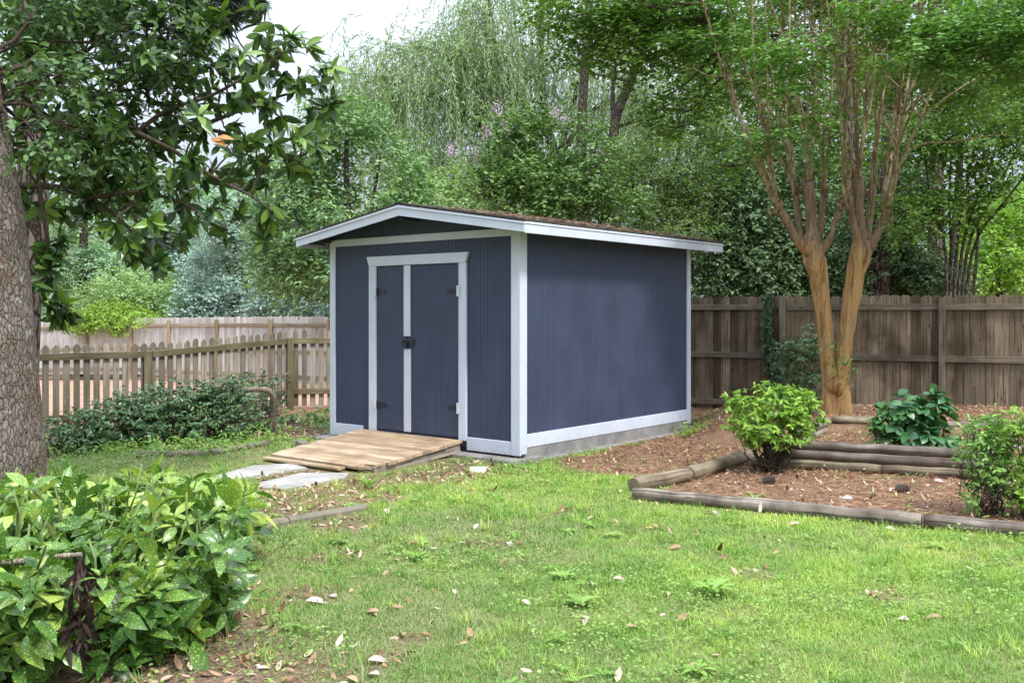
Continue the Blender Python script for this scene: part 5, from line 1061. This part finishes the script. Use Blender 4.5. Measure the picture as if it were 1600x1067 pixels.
Pp, D, N, rn = sprigs(cls, 26000, 9, .4, (1.4, .42), .15, 1.1, .6, .15); m = len(Pp)
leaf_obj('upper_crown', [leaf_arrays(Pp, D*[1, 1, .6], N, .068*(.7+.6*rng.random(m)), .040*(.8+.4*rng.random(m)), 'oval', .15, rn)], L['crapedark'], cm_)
for c, R in cls[:12]: b = MB(); q = min((p[j] for p in sh[:12] for j in range(6, len(p))), key=lambda v: (v-Vector(c)).length); b.tube(curve(q, c, .05, 7, .03), lerp_r(.022, .006, 8), 6, cap=False); [b.tube(curve(Vector(c), Vector(c)+Vector(rdir(1)[0]*R), 0, 3, .05), lerp_r(.007, .003, 4), 4, cap=False) for _ in range(6)]; b.build('branch', M['twig'], cm_, True)

# ------------------------------------------------------------------ garden shrubs
def bush(name, label, cat, base, cls, n, mat, lk, ll, lw, stems, bark='twig', sr=.010, kw=None, bend=.2, group=None, bare=0):
    root = thing(name, label, cat, tuple(base), group=group); b = MB(); B0 = Vector(base)
    for i in range(stems):
        c, R = cls[i % len(cls)]; d = rdir(1)[0]; e = Vector(c)+Vector((d[0]*R[0], d[1]*R[1], d[2]*R[2]))*.8; s = B0+Vector((rng.normal()*.06, rng.normal()*.05, -.02)); p = curve(s, e, -.08, 6, .05); b.tube(p, lerp_r(sr*random.uniform(.7, 1.3), sr*.3, 7), 5, cap=False)
        for k in range(3): q = p[random.choice((3, 4, 5))]; b.tube(curve(q, q+Vector(rdir(1)[0]*[1, 1, .7])*random.uniform(.08, .22)+Vector((0, 0, .05)), 0, 3, .08), lerp_r(sr*.35, sr*.12, 4), 4, cap=False)
    st = b.build('stem', M[bark], root, True)
    if bare:
        for k in range(bare): b = MB(); c, R = cls[k % len(cls)]; d = nrm(rdir(1)*[1, 1, .6]+[0, 0, .3])[0]; e = Vector(c)+Vector(d*R)*random.uniform(.95, 1.25); b.tube(curve(e-Vector(d)*.2, e, 0, 4, .1), lerp_r(.004, .0015, 5), 4, cap=False); b.build('bare_twig', M['dryTwig'], root, True)
    Pp, D, N, rn = sprigs(cls, n, **(kw or dict(per=6, slen=.07, gap=(5, .38), droop=.0, up=.7))); m = len(Pp)
    leaf_obj('foliage', [leaf_arrays(Pp, D, N, ll*(.7+.6*rng.random(m)), lw*(.8+.4*rng.random(m)), lk, bend, rn)], L[mat], root); return root
# bright green shrub
g = G(1205, 738); bush('bright_green_shrub', 'bright yellow green shrub with bare lower stems at the left end of the stacked wall', 'shrub', g, [((g.x+dx, g.y+dy, z), r) for dx, dy, z, r in ((-.02, 0, .66, (.42, .36, .19)), (-.24, -.05, .52, (.22, .24, .20)), (.22, -.02, .50, (.26, .26, .22)), (0, -.16, .45, (.34, .22, .20)), (.30, .05, .62, (.20, .22, .18)), (-.10, .1, .40, (.32, .3, .16)))], 3300, 'bright', 'long', .062, .026, 34, sr=.011, bare=14, kw=dict(per=7, slen=.05, gap=(6, .36), up=.7, shell=.3))
# boxwoods at the right
for px, py, lab, cs, n, mt in ((1545, 806, 'loose boxwood with twiggy top at the right end of the stacked wall', ((-.02, 0, .38, (.20, .2, .20)), (.05, .05, .60, (.16, .16, .14)), (-.12, 0, .58, (.11, .12, .12)), (-.05, -.08, .18, (.16, .14, .12)), (.12, .05, .35, (.14, .16, .2)), (.08, 0, .74, (.07, .08, .06))), 3000, 'box'),
                           (1612, 812, 'fuller bright boxwood cut off by the right edge of the picture', ((0, .05, .60, (.24, .22, .17)), (.1, .1, .40, (.26, .24, .2)), (-.1, 0, .72, (.14, .15, .10)), (.05, 0, .2, (.2, .2, .14))), 3300, 'bright')):
    g = G(px, py); bush('boxwood_shrub', lab, 'shrub', g, [((g.x+a, g.y+e, z), r) for a, e, z, r in cs], n, mt, 'oval', .038, .018, 26, sr=.008, bare=16, group='boxwoods at the right edge', kw=dict(per=7, slen=.07, gap=(7, .42), up=.6, shell=.35))
# hydrangea with its companions
g = Vector((3.98, 9.75, MIDZ)); bush('hydrangea', 'big-leaved dark green hydrangea growing above the stacked wall', 'shrub', g, [((g.x+a, g.y+e, MIDZ+z), r) for a, e, z, r in ((-.08, 0, .38, (.26, .22, .17)), (.24, .02, .42, (.15, .16, .17)), (-.05, -.1, .20, (.28, .18, .12)), (.2, -.05, .14, (.2, .16, .10)), (-.22, -.05, .26, (.14, .14, .13)))], 560, 'hydr', 'saw', .115, .085, 16, 'dryTwig', .007, dict(per=4, slen=.06, gap=(4, .2), up=.9, shell=.25, droop=.2), .3, bare=10)
bush('small_leaved_weed_shrub', 'fine yellow green weedy plant wrapped round the left of the hydrangea', 'shrub', g+Vector((-.33, -.05, 0)), [((g.x-.36, g.y-.06, MIDZ+.18), (.12, .12, .18)), ((g.x-.28, g.y-.1, MIDZ+.32), (.12, .1, .12))], 700, 'box', 'oval', .022, .012, 12, 'dryTwig', .004, dict(per=7, slen=.06, gap=(7, .3)), bare=8)
bush('small_leaved_weed_shrub', 'fine yellow green weedy plant in front of the right of the hydrangea', 'shrub', g+Vector((.36, -.1, 0)), [((g.x+.36, g.y-.1, MIDZ+.1), (.16, .12, .1)), ((g.x+.12, g.y-.22, MIDZ+.1), (.14, .1, .09)), ((g.x+.5, g.y+.15, MIDZ+.1), (.16, .14, .11))], 700, 'box', 'oval', .022, .012, 12, 'dryTwig', .004, dict(per=7, slen=.06, gap=(7, .3)))
# dark sapling and ivy at the right fence
g = gb(1255, 13.2, .1); bush('sapling', 'thin dark green sapling between the ivied fence post and the orange trunk', 'shrub', g, [cl(1250, 560, 13.2, 34, 30, .3), cl(1265, 590, 13.2, 32, 30, .3), cl(1232, 545, 13.2, 18, 18, .2), cl(1270, 535, 13.2, 14, 24, .2)], 1500, 'dark', 'oval', .06, .032, 14, sr=.006, kw=dict(per=7, slen=.12, gap=(4, .36)))
iv = thing('ivy_vine', 'dark ivy climbing the board fence beside a post near the shed', 'vine', (4.0, 14.9, 0)); A = []; b = MB()
for k in range(6): x_ = 3.92+rng.normal()*.05; b.tube([(x_+rng.normal()*.03, fl(x_).y-.09-.01*rng.random(), z) for z in np.linspace(0, 1.75, 9)], .006, 5, cap=False)
b.build('stem', M['twig'], iv, True)
m = 520; z = rng.random(m)**1.2*1.86; x_ = 3.93+rng.normal(size=m)*(.022+.06*(1-z/1.86)*vn2(z*0+1, z, 2.5, 9))+.05*np.sin(z*3.1); Pp = np.stack([x_, 16.82-.4756*x_-.09-.05*rng.random(m), z], 1)
leaf_obj('foliage', [leaf_arrays(Pp, rdir(m)*.6+[0, -.2, -.7], rdir(m)*.4+[-.2, -1, .3], .075, .06, 'oval', .2)], L['ivy'], iv)
# hedge of five shrubs before the picket fence
for i, (px, py, w_, h_, n, lab) in enumerate(((120, 703, 62, .42, 1500, 'dark hedge shrub at the left end of the hedge, beside the bark trunk'), (195, 702, 62, .52, 2300, 'dark hedge shrub, second from the bark trunk'), (270, 699, 62, .58, 2500, 'dark dense hedge shrub in the middle of the hedge'), (338, 694, 60, .60, 2300, 'dark hedge shrub, left neighbour of the one with bare branches'), (402, 684, 52, .62, 900, 'thin twiggy hedge shrub with a pale arching branch, nearest the shed'))):
    g = G(px, py-6); g.z = tz(g.x, g.y); s = g.y/F*w_; h_ *= 1.22; n = int(n*1.25)
    cs = [((g.x+dx*s, g.y+dy+.15, g.z+h_*zz), (s*.62, .32, h_*.30)) for dx, dy, zz in ((-.45, 0, .68), (.45, 0, .70), (0, -.12, .42), (-.5, -.1, .28), (.5, -.1, .30), (0, .1, .8))]
    bush('hedge_shrub', lab, 'shrub', g+Vector((0, .15, 0)), cs, n, 'hedge', 'oval', .058, .027, 26 if i < 4 else 60, 'twig' if i < 4 else 'dryTwig', .008, dict(per=7, slen=.1, gap=(4, .33), up=.7), group='shrubs of the dark hedge', bare=6 if i < 4 else 40)
g = G(440, 664); bush('leafy_weed', 'small leafy weed under the picket fence corner beside the shed', 'weed', g, [((g.x+.5, g.y+.2, .12), (.3, .2, .12)), ((g.x+.1, g.y, .1), (.2, .2, .1))], 350, 'box', 'oval', .06, .035, 10, 'dryTwig', .005, dict(per=6, slen=.1, gap=(4, .3)))
b = MB(); b.tube(smooth_path([P(358, 652, 12.3), P(366, 628, 12.25), P(378, 612, 12.2), P(400, 608, 12.2), P(422, 611, 12.25), P(428, 625, 12.3), P(426, 655, 12.4), P(425, 684, 12.4)], 4), lerp_r(.022, .05, 29), 8, rough=.1)
tag(b.build('bare_branch', M['dryTwig'], None, True), 'pale bare arching branch among the twigs at the right end of the hedge', 'branch')

# ------------------------------------------------------------------ speckled bushes in the foreground
def aucuba(label, c, R, nst, seed, dead=False, inner=260):
    random.seed(seed); root = thing('speckled_shrub', label, 'shrub', (c[0], c[1], tz(c[0], c[1])), group='speckled shrubs in the foreground'); b = MB(); A = []; z0 = root.location.z
    for i in range(int(nst*1.35)):
        while True:
            d = rdir(1)[0]
            if d[2] > -.6: break
        rr = random.uniform(.6, 1.0)+(.22*random.random()**2 if d[2] > .3 else 0); hs = max(.35, math.hypot(d[0], d[1]))**-.55; e = Vector((c[0]+d[0]*R[0]*rr*hs, c[1]+d[1]*R[1]*rr*hs, max(z0+.08, z0+R[2]*.42+d[2]*R[2]*.58*rr)))
        s = Vector((c[0]+d[0]*R[0]*.25, c[1]+d[1]*R[1]*.25, z0-.02)); p = curve(s, e, -.05, 6, .04); b.tube(p, lerp_r(.011, .005, 7), 6, cap=False, r=.5)
        ax_ = ((p[-1]-p[-2]).normalized()*.5+Vector((0, 0, .6))+Vector(rng.normal(size=3))*.42).normalized(); u = ax_.orthogonal().normalized(); w_ = ax_.cross(u); yel = rng.random()**2.2
        for tier in range(random.choice((2, 3, 4))):
            o = e-ax_*(.06*tier); k = random.choice((2, 3, 4)) if tier else random.choice((3, 4, 5))
            for j in range(k):
                a = j*6.283/k+tier*.8+rng.random()*.5; rd = u*math.cos(a)+w_*math.sin(a); dd = rd*1.0+ax_*(random.uniform(.2, 1.25)-.25*tier)+Vector(rng.normal(size=3))*.22; nn = ax_*1.0-rd*.35+Vector(rng.normal(size=3))*.35
                ln = random.choice((random.uniform(.06, .11), random.uniform(.09, .15), random.uniform(.12, .20)))*(.8 if tier == 0 else 1)
                A.append(leaf_arrays(np.array([o+rd*.02]), np.array([dd]), np.array([nn]), ln, ln*random.uniform(.38, .50), 'saw', random.uniform(.05, .6), np.array([np.clip(yel*.75+rng.random()*.3, 0, 1)])))
    for i in range(nst//5):     # cut and bare upright canes
        d = rdir(1)[0]; s = Vector((c[0]+d[0]*R[0]*.8, c[1]+d[1]*R[1]*.8, z0+R[2]*.45)); b.tube(curve(s, s+Vector((rng.normal()*.07, rng.normal()*.07, R[2]*random.uniform(.3, .62))), 0, 3, .03), lerp_r(.007, .005, 4), 6, r=.5)
    for i in range(nst//2):       # low skirt of shoots on the open sides
        t_ = rng.uniform(-2.3, 1.0); rr = rng.uniform(.55, .92); e = np.array([c[0]+math.cos(t_)*R[0]*rr, c[1]+math.sin(t_)*R[1]*rr, z0+rng.uniform(.06, .30)]); k = int(rng.integers(5, 9)); az = np.arange(k)*2.4+rng.random(); ln = rng.uniform(.09, .17, k)
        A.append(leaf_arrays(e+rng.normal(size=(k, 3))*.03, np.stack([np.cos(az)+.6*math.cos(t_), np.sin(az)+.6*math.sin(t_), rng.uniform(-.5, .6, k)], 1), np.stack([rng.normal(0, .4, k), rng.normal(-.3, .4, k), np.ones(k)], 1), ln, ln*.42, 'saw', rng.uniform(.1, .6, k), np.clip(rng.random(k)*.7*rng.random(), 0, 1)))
        b.tube(curve((c[0]+math.cos(t_)*R[0]*.4, c[1]+math.sin(t_)*R[1]*.4, z0), e, .05, 4, .05), lerp_r(.007, .004, 5), 5, cap=False, r=.5)
    d = rdir(inner); Pp = np.array(c)+d*np.array(R)*[.7, .7, .4]*rng.random((inner, 1))**.4; Pp[:, 2] = np.maximum(z0+.05, Pp[:, 2]*.0+z0+R[2]*(.12+.65*rng.random(inner)))
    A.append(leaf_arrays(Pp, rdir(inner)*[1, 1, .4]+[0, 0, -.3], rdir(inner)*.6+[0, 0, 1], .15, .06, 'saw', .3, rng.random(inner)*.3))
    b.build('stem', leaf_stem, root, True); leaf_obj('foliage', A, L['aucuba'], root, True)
    return root
mm = Mat('green_stem'); mm.pr(mm.ramp(mm.noise(mm.coord(), 14, 3), [(.4, (.10, .15, .04)), (.55, (.17, .24, .07)), (.7, (.22, .17, .10))]), .6); leaf_stem = mm.m
fr_ = aucuba('large speckled yellow green shrub filling the lower left corner', (-2.12, 4.60, .3), (.80, .74, .70), 165, 3)
aucuba('speckled shrub at the far left corner beside the trunk', (-2.75, 5.0, .3), (.55, .6, .60), 62, 5, inner=120)
aucuba('lower speckled shrub between the large one and the hedge', (-2.5, 6.05, .3), (.95, .58, .48), 105, 8)
# dead brown leaves hanging in the near shrub, cut branch
A = []; base = np.array(P(128, 868, 3.98))
for k in range(70):
    t = rng.random(); A.append(leaf_arrays(base[None]+np.array([[rng.normal()*(.012+.025*t), rng.normal()*.025, -.38*t]]), np.array([[rng.normal()*.4, rng.normal()*.3-.1, -1]]), np.array([[rng.normal(), -1+rng.normal()*.6, rng.normal()*.4]]), .07+.07*rng.random(), .012+.018*rng.random(), 'saw', random.uniform(-.9, 1.0)))
leaf_obj('dead_leaf_cluster', A, L['dead'], fr_, False)
for pts, r in ((Q(4.12, (-30, 880), (40, 876), (100, 868), (128, 866)), .014), (Q(4.2, (165, 900), (190, 945), (215, 960), (260, 1000)), .006)):
    b = MB(); b.tube(smooth_path(pts, 4), lerp_r(r, r*.7, 13), 7, rough=.15); b.build('branch', M['dryTwig'], fr_, True)
